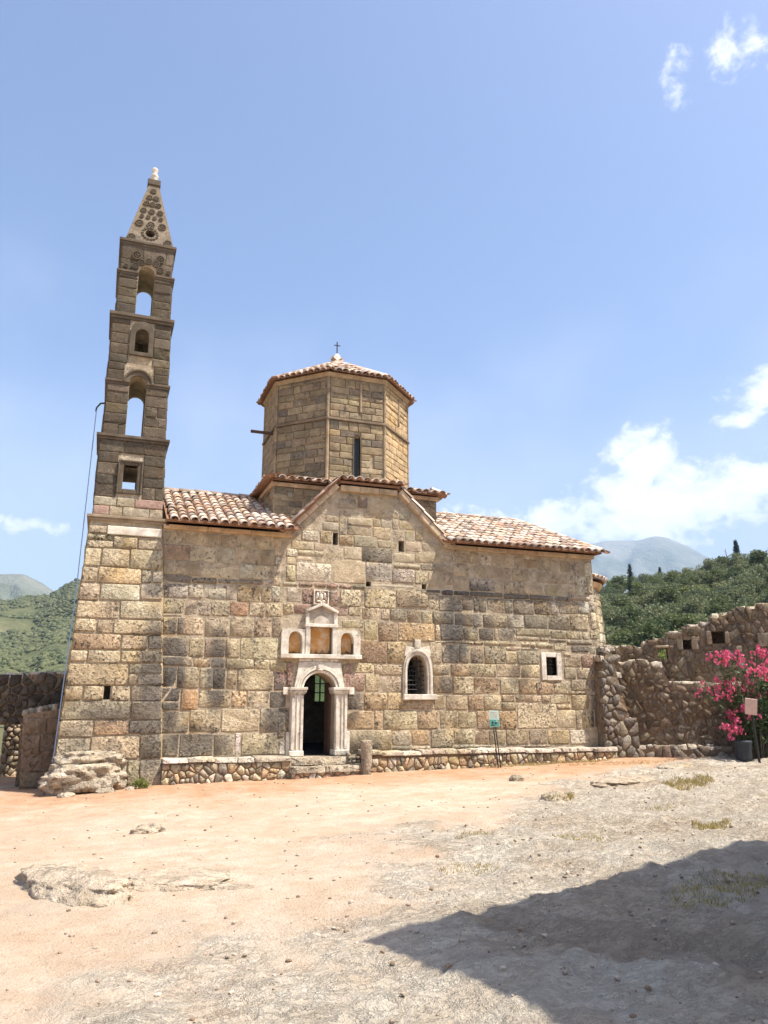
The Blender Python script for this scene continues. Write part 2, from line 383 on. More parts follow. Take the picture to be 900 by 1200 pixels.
FACADE="""-3.92,5,-3.43,5.31,b -3.42,5,-2.97,5.34,b -2.96,5,-2.57,5.34,b -2.56,4.99,-2.16,5.33,b -2.15,4.97,-1.75,5.33,t -1.75,4.96,-1.25,5.32,t -1.24,4.86,-1.06,5.33,t -3.9,4.61,-3.26,4.98,B -3.23,4.59,-2.66,4.99,t -2.64,4.59,-2.18,5,g -2.16,4.6,-1.56,5,b -1.55,4.6,-1.2,5,g -1.19,4.63,-1.05,4.85,w -3.87,4.25,-3.01,4.61,b -2.99,4.22,-2.09,4.58,t -2.06,4.24,-1.32,4.6,w -1.3,4.29,-1.03,4.62,t -3.86,4.06,-3.2,4.25,d -3.19,4.07,-2.59,4.22,d -2.58,4.09,-2.08,4.2,d -2.07,4.11,-1.48,4.23,d -1.47,4.11,-1.24,4.25,w -1.23,4.12,-1.03,4.31,t -3.81,3.71,-3.26,4.03,w -3.25,3.72,-2.91,4.05,w -2.89,3.71,-2.37,4.06,w -2.37,3.71,-2.11,4.06,w -2.1,3.67,-1.53,4.07,y -1.51,3.69,-1.28,4.07,t -1.26,3.71,-1.05,4.1,w -3.81,3.34,-3.33,3.68,t -3.32,3.31,-2.71,3.66,g -2.7,3.31,-2.26,3.67,t -2.25,3.34,-1.81,3.66,O -1.8,3.34,-1.4,3.67,t -1.39,3.34,-0.98,3.67,t -3.8,3.27,-3.35,3.33,g -3.78,2.86,-3.47,3.25,t -3.45,2.86,-2.85,3.26,y -2.83,2.82,-2.24,3.27,t -2.23,2.84,-1.67,3.3,t -1.65,2.85,-1.22,3.32,b -1.21,2.86,-1,3.34,g -3.77,2.36,-3.18,2.78,g -3.16,2.34,-2.82,2.78,t -2.8,2.35,-2.33,2.78,g -2.31,2.34,-1.98,2.79,t -1.97,2.31,-0.98,2.81,t -3.73,2.14,-3.06,2.34,g -3.04,2.11,-2.64,2.32,o -2.63,2.11,-2.31,2.32,g -2.29,2.08,-1.64,2.32,t -1.62,2.07,-1.26,2.31,t -1.24,2.06,-0.72,2.28,y -3.72,1.66,-3.4,2.11,d -3.39,1.63,-2.89,2.11,t -2.88,1.63,-2.57,2.09,t -2.57,1.61,-2.28,2.1,g -2.28,1.61,-2.02,2.09,t -2,1.59,-1.15,2.08,y -1.13,1.59,-0.7,2.03,P -3.71,1.34,-3.31,1.64,d -3.69,1.14,-3.31,1.32,g -3.28,1.15,-2.89,1.61,O -2.87,1.2,-2.14,1.59,t -2.12,1.2,-1.77,1.58,o -1.76,1.19,-1.23,1.57,t -1.21,1.19,-0.82,1.56,g -3.69,0.65,-3.07,1.12,g -3.05,0.66,-2.35,1.15,t -2.33,0.65,-1.44,1.16,t -1.43,0.62,-0.73,1.17,g -3.67,0.15,-3.26,0.62,g -3.24,0.13,-2.49,0.62,g -2.47,0.13,-2.01,0.61,g -1.99,0.13,-1.85,0.62,W -1.84,0.12,-0.81,0.61,t 0.43,6.22,0.93,6.5,g 0.95,6.28,1.25,6.6,p 1.27,6.3,1.97,6.6,g 0.67,6.01,1.11,6.22,g 1.13,6.03,1.54,6.26,b 1.57,6.07,2.11,6.3,b 1.61,5.76,1.92,6.03,g 2.14,6.05,2.52,6.28,g 1.93,5.78,2.11,6.05,b 2.12,5.79,2.58,6.02,b 0.09,5.84,0.44,6.01,b 0.45,5.83,0.66,6.17,b 0.68,5.8,1.36,6,b 1.38,5.81,1.59,6.02,b 0.01,5.61,0.44,5.82,g 0.46,5.52,0.66,5.8,b 0.68,5.54,1.36,5.78,b 1.38,5.48,1.89,5.8,t 1.91,5.49,2.24,5.75,b 2.29,5.48,2.57,5.77,b 2.59,5.53,2.82,5.89,b -0.54,5.3,-0.08,5.55,w -0.05,5.27,0.27,5.59,y 0.46,5.26,0.85,5.51,o 0.86,5.24,1.49,5.53,g 1.52,5.25,2.07,5.45,b 2.3,5.2,2.76,5.47,b 2.78,5.24,3.35,5.47,g -0.8,5.06,-0.22,5.27,t -0.2,5.06,0.07,5.25,t 0.09,4.89,0.58,5.22,t 0.59,4.89,1.07,5.22,t 1.08,4.86,1.94,5.23,D 1.96,4.89,2.57,5.14,b 2.58,4.92,3.35,5.21,b 3.36,4.95,3.71,5.17,g -0.92,4.86,-0.65,5.06,w -0.62,4.91,0.06,5.05,t -0.63,4.74,-0.25,4.89,t -0.24,4.74,0.08,4.9,t -0.91,4.67,-0.68,4.85,t -0.66,4.26,0.26,4.73,w 0.32,4.27,1.18,4.87,t -0.9,4.24,-0.67,4.65,y 1.19,4.35,1.91,4.84,w 1.93,4.36,2.56,4.72,w 2.57,4.34,2.95,4.68,y 2.96,4.29,3.38,4.71,b 3.4,4.36,3.7,4.7,b 1.96,4.73,2.73,4.87,g 2.75,4.73,3.62,4.9,g -0.58,4.12,-0.21,4.23,p -0.18,4.12,0.14,4.25,p 0.15,4.12,0.46,4.25,p 0.47,4.12,0.82,4.22,p -0.99,4.11,-0.59,4.22,g 0.83,4.12,1.19,4.25,d 1.35,4.17,2.56,4.29,g 2.59,4.13,3.32,4.21,d 3.33,4.08,3.69,4.23,D -0.88,3.72,-0.5,4.09,w -0.48,3.69,-0.19,4.08,P 0.22,3.69,0.49,4.04,P 0.51,3.67,1.07,4.1,t 1.17,3.67,2.02,4.14,t 2.04,3.73,2.94,4.17,t -0.68,3.44,-0.2,3.68,P 0.24,3.44,0.7,3.68,P 0.73,3.44,1.07,3.66,t -0.95,3.41,-0.69,3.69,y 2.95,3.68,3.25,4.11,t 3.26,3.66,3.95,4.06,g 3.95,3.7,4.28,4.09,g 4.29,3.68,4.45,4.08,g 1.1,3.36,1.59,3.67,t 1.61,3.38,1.86,3.64,t 1.87,3.37,2.33,3.66,g 2.34,3.32,2.74,3.66,y 2.75,3.3,3.05,3.63,t 3.07,3.31,3.69,3.64,g 3.7,3.28,4.27,3.63,t 4.27,3.26,4.43,3.63,w 0.57,3.13,1.14,3.33,y 1.16,2.85,1.52,3.34,y 1.54,2.82,2.07,3.29,B 2.09,2.85,3.11,3.31,o 3.13,2.87,3.28,3.29,t 3.29,2.89,3.95,3.31,D 3.96,2.91,4.4,3.25,g 1.04,2.27,1.78,2.83,B 1.79,2.27,2.3,2.81,o 2.97,2.3,3.3,2.83,t 3.32,2.3,3.81,2.79,D 3.82,2.31,4.1,2.8,g 3.11,2.81,4.41,2.87,t 0.59,2.03,0.87,2.24,t 0.88,2.02,1.43,2.26,y 1.44,1.97,2.19,2.24,y 3.04,2,3.54,2.25,y 3.56,1.97,4.09,2.27,o 0.59,1.59,1.18,2.01,P 1.19,1.56,1.57,2.01,y 1.58,1.54,2.19,1.94,t 3.06,1.53,3.6,1.96,B 3.61,1.51,4.21,1.95,t 0.74,1.13,1.16,1.56,g 1.17,1.13,1.78,1.53,o 1.79,1.13,2.29,1.53,o 2.31,1.13,3.07,1.35,y 3.08,1.12,3.38,1.48,y 3.41,1.11,4.03,1.48,t 0.73,0.67,1.42,1.1,o 1.44,0.63,1.66,1.11,o 1.68,0.64,2.59,1.11,t 2.61,0.65,3.2,1.09,o 3.23,0.65,3.74,1.09,t 3.75,0.65,4.28,1.07,t 0.79,0.15,1.89,0.64,t 1.91,0.26,2.43,0.62,w 2.44,0.25,2.94,0.62,o 2.97,0.18,3.6,0.63,g 3.62,0.26,4.18,0.62,t 1.91,0.14,2.43,0.24,d 2.44,0.14,2.96,0.23,t 3.62,0.13,4.32,0.24,g 3.81,4.98,4.16,5.25,b 4.19,4.98,4.5,5.29,b 4.51,4.95,4.9,5.26,w 4.91,4.96,5.21,5.27,b 5.22,4.94,5.57,5.28,b 5.59,4.98,5.9,5.27,b 5.92,4.97,6.34,5.22,B 6.36,4.91,6.77,5.22,b 6.79,4.92,7.09,5.24,g 7.1,4.92,7.42,5.25,b 7.43,4.85,8.08,5.23,g 3.68,4.62,4.16,4.95,b 4.19,4.6,4.67,4.96,b 4.69,4.6,5.47,4.94,b 5.5,4.59,6.04,4.94,b 6.05,4.58,6.29,4.93,g 6.3,4.57,6.75,4.88,b 6.76,4.56,7.29,4.9,b 7.3,4.58,7.57,4.89,g 7.58,4.57,8.08,4.83,w 3.67,4.23,4.16,4.59,b 4.18,4.23,4.45,4.57,w 4.46,4.24,4.95,4.57,w 4.96,4.21,5.21,4.57,g 5.24,4.21,5.87,4.58,b 5.89,4.23,6.54,4.52,t 6.56,4.21,7.07,4.53,b 7.09,4.25,7.58,4.52,t 7.6,4.27,8.03,4.55,w 3.69,4.1,4.17,4.21,D 4.17,4.09,5.19,4.22,d 5.21,4.06,6.03,4.21,d 6.04,4.07,6.82,4.21,d 6.85,4.08,7.38,4.2,d 7.4,4.12,8.1,4.25,b 4.45,3.66,4.68,4.06,t 4.7,3.65,5.23,4.06,b 5.24,3.67,5.5,4.04,g 5.51,3.66,6.17,4.06,b 6.18,3.66,6.7,4.06,b 6.71,3.68,6.96,4.07,w 6.98,3.72,7.6,4.07,g 7.61,3.76,8,4.1,W 8.02,3.79,8.27,4.1,t 4.3,3.26,4.53,3.63,w 4.55,3.27,5.3,3.62,t 5.31,3.28,5.82,3.63,w 5.84,3.29,6.58,3.65,g 6.59,3.26,7.31,3.66,b 7.32,3.28,7.93,3.72,t 7.95,3.33,8.29,3.77,t 4.43,2.92,4.87,3.24,D 4.89,2.92,5,3.24,t 5.01,2.88,5.56,3.25,w 5.57,3.08,6.66,3.26,t 6.66,3.03,7.18,3.24,t 7.19,3.02,7.69,3.23,t 7.71,3.02,7.94,3.22,t 7.97,3.04,8.29,3.3,t 5.57,2.92,6.28,3.06,t 6.29,2.93,6.59,3.05,t 6.6,2.94,7.17,3.01,g 4.16,2.78,4.55,2.89,t 4.57,2.78,5.56,2.91,t 5.71,2.76,5.99,2.9,t 6,2.75,6.17,2.9,t 6.18,2.75,6.73,2.9,t 6.75,2.69,7.16,2.92,t 7.18,2.85,8.03,3,g 7.32,2.66,7.89,2.83,D 7.91,2.6,8.13,2.82,w 8.14,2.56,8.6,2.81,D 4.15,2.3,4.55,2.75,g 4.57,2.29,5.2,2.76,g 5.23,2.64,5.69,2.77,t 5.21,2.32,5.55,2.63,y 5.7,2.67,6.26,2.74,g 5.57,2.3,6.25,2.66,g 7.06,2.52,7.29,2.64,t 3.95,1.95,4.91,2.28,t 4.92,1.95,5.65,2.29,t 5.66,1.94,6.26,2.29,y 7.05,2.24,7.61,2.55,t 7.62,2.24,8.15,2.58,p 8.16,2.28,8.59,2.59,D 7.04,1.92,7.42,2.23,y 7.45,1.92,8.07,2.22,t 8.09,1.92,8.45,2.2,g 4.23,1.5,4.99,1.93,B 5.01,1.51,5.57,1.94,t 5.58,1.52,6.12,1.92,o 6.13,1.5,6.66,1.83,o 6.68,1.51,7.23,1.84,t 7.24,1.61,7.88,1.9,t 7.89,1.56,8.42,1.9,d 7.07,1.49,7.73,1.58,t 4.05,1.1,4.49,1.48,o 4.51,1.09,5.02,1.48,t 5.04,1.31,5.45,1.48,t 5.47,1.31,5.74,1.48,t 5.75,1.3,6.27,1.48,t 6.28,1.29,6.54,1.48,t 6.55,1.25,7.21,1.48,t 7.22,1.09,7.78,1.48,t 7.8,1.07,8.14,1.49,w 5.04,1.1,5.48,1.29,t 6.75,1.1,7.19,1.23,t 4.29,0.62,4.79,1.08,o 4.8,0.61,5.46,1.07,o 5.5,0.61,6.72,1.27,t 6.73,0.6,7.33,1.08,t 7.34,0.59,7.49,1.04,t 7.51,0.59,7.93,1.07,t 4.2,0.24,4.62,0.6,o 4.63,0.23,5.11,0.59,t 5.14,0.21,5.81,0.59,b 5.84,0.22,6.38,0.59,g 6.41,0.2,7.09,0.56,o 7.11,0.18,7.72,0.55,w 4.06,0.16,4.67,0.22,w 5.34,0.13,6.47,0.19,g"""
TOWER="""-5.51,5.11,-5.16,5.29,b -5.54,4.95,-5.03,5.1,b -5.01,4.8,-4.49,5.08,t -4.47,4.8,-3.94,5.09,b -5.55,4.77,-5.02,4.94,t -5.56,4.34,-5.26,4.75,t -5.25,4.35,-4.64,4.76,t -4.62,4.33,-3.92,4.78,t -5.58,3.96,-5.3,4.31,b -5.28,3.96,-4.35,4.33,o -4.34,4.01,-4.11,4.3,g -4.1,4.02,-3.9,4.3,w -5.61,3.55,-5.22,3.93,b -5.2,3.58,-4.35,3.95,w -4.34,3.62,-3.88,3.97,w -5.64,3.16,-4.77,3.54,t -4.75,3.17,-3.86,3.57,t -5.66,2.86,-5.23,3.13,t -5.2,2.83,-4.87,3.12,t -4.86,2.82,-3.84,3.14,y -5.66,2.47,-4.68,2.81,o -4.66,2.48,-4.11,2.8,t -4.09,2.49,-3.83,2.81,d -5.69,2.2,-5.36,2.44,y -5.35,2.17,-4.66,2.44,t -4.65,2.19,-3.8,2.45,y -5.72,1.69,-4.47,2.15,y -4.46,1.95,-3.79,2.16,g -4.45,1.69,-4.28,1.93,t -4.26,1.69,-3.77,1.93,g -5.73,1.37,-5.38,1.67,y -5.36,1.37,-4.94,1.67,t -4.79,1.36,-4.39,1.67,t -4.38,1.35,-3.75,1.67,g -5.76,0.96,-4.37,1.35,g -4.35,0.94,-3.72,1.34,g -5.78,0.6,-5.1,0.95,t -5.09,0.63,-4.37,0.94,o -4.36,0.65,-3.71,0.93,d -5.8,0.16,-5.13,0.58,t -5.12,0.14,-4.12,0.61,t -4.11,0.12,-3.68,0.63,g -5.75,-0.4,-5.18,0.14,g -5.17,-0.43,-4.35,0.12,g -4.33,-0.45,-4.08,0.11,b -4.07,-0.47,-3.63,0.1,g"""

# ================================================================== GROUND
RB = [(-14.6, -5.0), (-13.42, -4.32), (-12.43, -3.7), (-11.4, -2.62), (-8.97, -1.29), (-7.49, .42), (-6.14, 2.11), (-3.73, 5.26), (-1.6, 9.4)]
def interp(v, tab):
    if v <= tab[0][0]: return tab[0][1]
    for (a, b), (c, d) in zip(tab, tab[1:]):
        if v <= c: return b + (d - b) * (v - a) / (c - a)
    return tab[-1][1] + (v - tab[-1][0]) * 1.9
def sst(a, b, v):
    t = min(max((v - a) / (b - a), 0), 1); return t * t * (3 - 2 * t)
def rockmask(x, y):
    xb = interp(y, RB); n = mn.fractal(Vector((x * .55, y * .55, 3.1)), 1.0, 2.0, 5) + .5 * mn.fractal(Vector((x * 2.3, y * 2.3, 6.1)), 1.0, 2.0, 4)
    return sst(-1.2, 1.7, (x - xb) * .75 + n * 1.2)
def ground_h(x, y):
    b = G(x, y)
    if x < -15 or x > 25 or y < -24 or y > 2: return b, 0.0, 0.0
    fade = min(1, (x + 15) / 2, (25 - x) / 4, (y + 24) / 2, max(0, (1.5 - y) / 1.2))
    k = rockmask(x, y) if y < 0 else 0.0
    n = mn.fractal(Vector((x * .42, y * .42, 0)), 1.0, 2.0, 3) * .03 + mn.fractal(Vector((x * 2.4, y * 2.4, 5)), 1.0, 2.0, 5) * .016 + mn.noise(Vector((x * 8, y * 8, 1))) * .005
    near = sst(-.3, -2.2, y)          # keep the foot of the church even
    q = mn.fractal(Vector((x * .7 + y * .22, y * .9 - x * .1, 9)), 1.0, 2.1, 5)
    st = (q + .8) * 5.0; f = math.floor(st); led = (f + sst(.78, 1.0, st - f)) / 5.0 - .8
    rock = .05 + .10 * (led * .85 + q * .15) + .05 * mn.fractal(Vector((x * 2.6, y * 3.6, 2)), 1.0, 2.0, 5) + .022 * mn.fractal(Vector((x * 9, y * 11, 4)), 1.0, 2.0, 3)
    # an eroded gully through the foreground
    gx = -1.7 + (y + 12.6) * -.55; gd = abs(x - gx + .25 * mn.noise(Vector((x * 1.7, y * 1.7, 8)))); gul = -.08 * math.exp(-(gd / .28) ** 2) * sst(-16.5, -14.0, y) * sst(-11.6, -12.6, y)
    return b + fade * (n + near * (k * rock + gul)), k * near, sst(-.06, .0, -gul) if gul < -.01 else 0.0
def axis(lo, hi, fine):
    v = [a for a in fine]
    s = v[-1] - v[-2]
    while v[-1] < hi: s *= 1.35; v.append(min(v[-1] + s, hi))
    s = v[1] - v[0]; pre = []
    x = v[0]
    while x > lo: s *= 1.35; x = max(x - s, lo); pre.append(x)
    return pre[::-1] + v
xs = axis(-5500, 5500, [-9 + .15 * i for i in range(14)] + [-6.9 + .055 * i for i in range(190)] + [3.6 + .1 * i for i in range(110)])
ys = axis(-5500, 5500, [-18.0 + .15 * i for i in range(14)] + [-15.9 + .05 * i for i in range(140)] + [-8.9 + .075 * i for i in range(128)])
V = []; att = []
for y in ys:
    for x in xs:
        h, k, gl = ground_h(x, y); V.append((x, y, h)); att.append((k, gl))
nx = len(xs); F = [(j * nx + i, j * nx + i + 1, (j + 1) * nx + i + 1, (j + 1) * nx + i) for j in range(len(ys) - 1) for i in range(nx - 1)]
def ground_mat():
    m, nt, b = mat_new('dusty_ground_and_limestone', .95, .15)
    p = nd(nt, 'ShaderNodeNewGeometry').outputs['Position']; rk = nd(nt, 'ShaderNodeAttribute', attribute_name='rock').outputs['Fac']
    sp = nd(nt, 'ShaderNodeSeparateXYZ', {0: p})
    a = noise_(nt, p, .45, 5, .6); b1 = noise_(nt, p, 2.2, 7, .68); c1 = noise_(nt, p, 11, 6, .72); d1 = noise_(nt, p, 42, 4, .7); e1 = noise_(nt, p, 1.1, 8, .74, .6)
    sand = mixc(nt, smooth(nt, b1, .34, .68), (.53, .395, .275), (.63, .51, .385))
    sand = mixc(nt, math_(nt, 'MULTIPLY', smooth(nt, a, .46, .62), .35), sand, (.50, .335, .21))
    # redder earth near the church
    red = smooth(nt, math_(nt, 'ADD', sp.outputs[1], math_(nt, 'MULTIPLY', math_(nt, 'SUBTRACT', a, .5), 6.5)), -4.6, -1.6)
    sand = mixc(nt, math_(nt, 'MULTIPLY', red, .8), sand, mixc(nt, smooth(nt, b1, .35, .65), (.44, .225, .11), (.51, .31, .18)))
    sand = mixc(nt, math_(nt, 'MULTIPLY', smooth(nt, c1, .53, .68), .5), sand, (.34, .22, .135))
    sand = mixc(nt, math_(nt, 'MULTIPLY', smooth(nt, e1, .51, .63), .65), sand, (.46, .365, .265))
    rock = mixc(nt, smooth(nt, b1, .36, .62), (.61, .515, .39), (.71, .63, .50))
    rock = mixc(nt, math_(nt, 'MULTIPLY', smooth(nt, e1, .54, .64), .45), rock, (.40, .32, .23))
    rock = mixc(nt, math_(nt, 'MULTIPLY', smooth(nt, c1, .57, .68), .45), rock, (.30, .24, .175))
    rock = mixc(nt, math_(nt, 'MULTIPLY', smooth(nt, a, .48, .64), .5), rock, (.51, .375, .245))
    sv = nd(nt, 'ShaderNodeVectorMath', {0: p, 1: (1.0, 1.9, 1.0)}, operation='MULTIPLY').outputs[0]
    k1 = noise_(nt, sv, 1.5, 6, .66, .3); k2 = noise_(nt, sv, 4.2, 5, .7)
    ln = lambda v, w: math_(nt, 'SUBTRACT', 1.0, smooth(nt, math_(nt, 'ABSOLUTE', math_(nt, 'SUBTRACT', v, .5)), 0.0, w))
    crack = math_(nt, 'MULTIPLY', math_(nt, 'MAXIMUM', ln(k1, .022), math_(nt, 'MULTIPLY', ln(k2, .03), .7)), smooth(nt, rk, .2, .6))
    rock = mixc(nt, math_(nt, 'MULTIPLY', math_(nt, 'MULTIPLY', crack, smooth(nt, a, .38, .62)), .35), rock, (.24, .19, .135))
    f = smooth(nt, math_(nt, 'ADD', rk, math_(nt, 'ADD', math_(nt, 'MULTIPLY', math_(nt, 'SUBTRACT', c1, .5), 1.1), math_(nt, 'MULTIPLY', math_(nt, 'SUBTRACT', e1, .5), 1.3))), .12, .85)
    c = mixc(nt, f, sand, rock)
    gl = nd(nt, 'ShaderNodeAttribute', attribute_name='gully').outputs['Fac']
    c = mixc(nt, math_(nt, 'MULTIPLY', gl, .45), c, mixc(nt, c1, (.26, .20, .14), (.46, .37, .27)))
    c = mixc(nt, math_(nt, 'MULTIPLY', smooth(nt, d1, .60, .70), .35), c, mixc(nt, 1, c, (.5, .45, .4), 'MULTIPLY'))
    # far plain is scrubby
    far = smooth(nt, math_(nt, 'ADD', sp.outputs[1], math_(nt, 'MULTIPLY', a, 6)), 6, 14)
    c = mixc(nt, far, c, mixc(nt, b1, (.06, .08, .03), (.20, .17, .09)))
    nt.links.new(c, b.inputs['Base Color'])
    cen = lambda v: math_(nt, 'SUBTRACT', v, .5)
    h = math_(nt, 'ADD', math_(nt, 'MULTIPLY', cen(c1), math_(nt, 'ADD', .3, math_(nt, 'MULTIPLY', rk, .9))), math_(nt, 'MULTIPLY', d1, .35))
    h = math_(nt, 'ADD', h, math_(nt, 'MULTIPLY', math_(nt, 'MULTIPLY', cen(e1), rk), 1.2))
    h = math_(nt, 'SUBTRACT', h, math_(nt, 'MULTIPLY', crack, .22))
    bump(nt, b, h, 1.0, .10); return m
M_GROUND = ground_mat()
g = put('ground', V, F, M_GROUND, smooth=True, origin=(0, 0, 0)); g['kind'] = 'structure'; g['label'] = 'dusty orange earth yard with pale limestone outcrop'
for nm, i in (('rock', 0), ('gully', 1)):
    at = g.data.attributes.new(nm, 'FLOAT', 'POINT'); at.data.foreach_set('value', [a[i] for a in att])

# ================================================================== CHURCH
CH = thing('church', 'domed stone church with terracotta roofs and white marble door surround', 'church', (2.2, 0, -.4))
PF = lambda x, z, d: (x, -d, z)
WALL = 5.42
DOOR = MB().prism(arch(0, -.6, 1.60, .40), -.5, 1.2)
PT = pointed(2.60, 1.95, .265, 2.46)
WINA = MB().prism([(2.335, 1.5), (2.865, 1.5)] + PT, -.5, 1.2)
WINS = MB().prism([(6.46, 2.0), (6.80, 2.0), (6.80, 2.5), (6.46, 2.5)], -.5, 1.2)
HOLES = [(.29, 5.24, .43, 5.57), (2.11, 5.18, 2.27, 5.48), (1.20, 4.21, 1.34, 4.34), (2.77, 4.21, 2.90, 4.35)]
NICHES = [(-.81, 2.46, -.46, 3.0), (-.27, 2.46, .30, 3.12), (.52, 2.46, .86, 3.0)]
fw = MB().prism([(-3.95, -.5), (8.24, -.5), (8.18, WALL), (3.45, WALL), (2.02, 6.84), (.48, 6.84), (-.85, WALL), (-3.95, WALL)], -.008, .75)
fwo = fw.put('facade_wall', M_MORT, CH)
cc = [DOOR, WINA, WINS] + [MB().box(a, -.5, c, b, .5, d) for (a, c, b, d) in HOLES] + [MB().box(a, -.5, c, b, .22, d) for (a, c, b, d) in NICHES]
cut(fwo, cc)
fwo['label'] = 'rough ashlar front wall of large pitted limestone blocks'
FACADE_H = [(-.40, .40, -1, 2.0)]
for e in FACADE.split():
    x0, z0, x1, z1, c = e.split(','); x0, z0, x1, z1 = float(x0), float(z0), float(x1), float(z1)
    zm = (z0 + z1) / 2
    if zm > 5.45:      # keep inside the gable
        t = (z1 - 5.42) / 1.42; x0 = max(x0, -.85 + 1.33 * t + .12); x1 = min(x1, 3.45 - 1.43 * t - .12); z1 = min(z1, 6.66)
    else: z1 = min(z1, 5.29) if x1 < -.6 or x0 > 3.3 else z1
    for (ha, hc, hb, hd) in HOLES:      # leave the putlog holes open
        if hc < zm < hd or z0 < (hc + hd) / 2 < z1:
            if x0 < ha < x1 < hb + .1: x1 = ha
            elif ha - .1 < x0 < hb < x1: x0 = hb
            elif x0 < ha and hb < x1:
                if zm > (hc + hd) / 2: z0 = max(z0, hd)
                else: z1 = min(z1, hc)
    if x1 - x0 < .06 or z1 - z0 < .04: continue
    big = (z1 - z0) > .3; smoothst = zm > 4.15 and c in 'bgBt'
    V, F = block(PF, x0, z0, x1, z1, RNG, front=.022 if not smoothst else .014, rough=.010 if not smoothst else .003, rnd=.03 if not smoothst else .02, gap=.006 if not smoothst else .006)
    k = jit(toward(CT[c]), RNG)
    put('stone', V, F, M_FINE if smoothst else M_ASH, fwo, color=k, smooth=True)
# small filler stones around the door head and lower edge
for (x0, z0, x1, z1, c) in [(-.95, .1, -.80, .48, 'W'), (-1.0, .5, -.83, .9, 'g'), (.80, .1, .90, .5, 'W'), (-.82, 1.68, -.66, 2.26, 'P'), (.66, 1.66, .84, 2.25, 'P'), (-.95, 2.0, -.82, 2.26, 'y'), (8.0, .1, 8.22, .6, 'd'), (7.95, .6, 8.2, 1.1, 'g'), (8.0, 1.12, 8.22, 1.6, 'd'), (8.02, 3.3, 8.2, 3.8, 't'), (7.98, 3.82, 8.18, 4.3, 'w'), (7.95, 4.32, 8.16, 4.8, 't'), (7.9, 4.82, 8.16, 5.25, 'w')]:
    V, F = block(PF, x0, z0, x1, z1, RNG, rnd=.02); put('stone', V, F, M_ASH, fwo, color=jit(CT[c], RNG), smooth=True)
# other walls of the body
def wallbox(name, b, mat=M_MORT, cuts=()):
    o = MB().box(*b).put(name, mat, CH)
    if cuts: cut(o, cuts)
    return o
BW = MB().box(1.31, 4, 1.26, 1.80, 7, 2.14)
bwo = wallbox('rear_wall', (-3.95, 5.15, -.5, 8.18, 5.8, WALL), cuts=[BW])
wallbox('side_wall', (-3.95, .76, -.5, -3.3, 5.14, WALL)); 
o = MB().prism([(7.5, -.5), (8.22, -.5), (8.17, WALL), (7.5, WALL)], .76, 5.14).put('side_wall', M_MORT, CH)
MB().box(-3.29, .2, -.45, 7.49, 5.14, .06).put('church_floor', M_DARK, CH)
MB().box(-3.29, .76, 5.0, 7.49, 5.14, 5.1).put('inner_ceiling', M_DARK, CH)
# far window seen through the open door
wf = MB()
for x in (1.31, 1.53, 1.76): wf.box(x, 5.4, 1.26, x + .035, 5.46, 2.14)
for z in (1.26, 1.54, 1.82, 2.105): wf.box(1.345, 5.41, z, 1.76, 5.45, z + .03)
wfo = wf.put('rear_window', M_IRON, CH)
mg, ntg, bg_ = mat_new('window_glass', .08, .5); bg_.inputs['Base Color'].default_value = (.75, .85, .78, 1); bg_.inputs['Transmission Weight'].default_value = .95; bg_.inputs['IOR'].default_value = 1.05
for x0, x1 in ((1.345, 1.53), (1.565, 1.76)):
    for z0, z1 in ((1.29, 1.54), (1.57, 1.82), (1.85, 2.105)): MB().box(x0, 5.425, z0, x1, 5.432, z1).put('pane', mg, wfo)
# ---- door surround
ds = MB()
outer = [(-.63, 1.66), (-.40, 1.66)]
inn = arc(0, 1.60, .41, 14); 
pan = [(.64, 1.66)] + [(.52, 2.27), (-.52, 2.27), (-.64, 1.66)]
out = []
for (x, z) in inn:   # project the arc onto the trapezoid
    a = atan2(z - 1.60, x)
    t = 9
    for (p, q) in zip([(.64, 1.60), (.52, 2.27), (-.52, 2.27)], [(.52, 2.27), (-.52, 2.27), (-.64, 1.60)]):
        dx, dz = cos(a), sin(a); ex, ez = q[0] - p[0], q[1] - p[1]; den = dx * ez - dz * ex
        if abs(den) < 1e-9: continue
        s = ((p[0]) * ez - (p[1] - 1.60) * ex) / den; w = ((p[0]) * dz - (p[1] - 1.60) * dx) / den
        if s > 0 and -.01 <= w <= 1.01: t = min(t, s)
    out.append((t * cos(a), 1.60 + t * sin(a)))
dso = ds.strip(inn, out, -.075, .30).put('door_surround', M_WHITE, CH)
fixn(dso); dso['label'] = 'white marble arched door surround with pilasters'
for (r0, r1, y) in ((.415, .465, -.10), (.49, .53, -.125), (.53, .585, -.105)):
    fixn(MB().strip(arc(0, 1.60, r0, 20, a0=.06, a1=pi - .06), arc(0, 1.60, r1, 20, a0=.06, a1=pi - .06), y, -.07).put('arch_moulding', M_WHITE, dso, bevel=.008))
MB().prism([(-.075, 2.06), (.045, 2.06), (.07, 2.2), (-.09, 2.2)], -.21, -.08).put('keystone', M_WHITE, dso, bevel=.012)
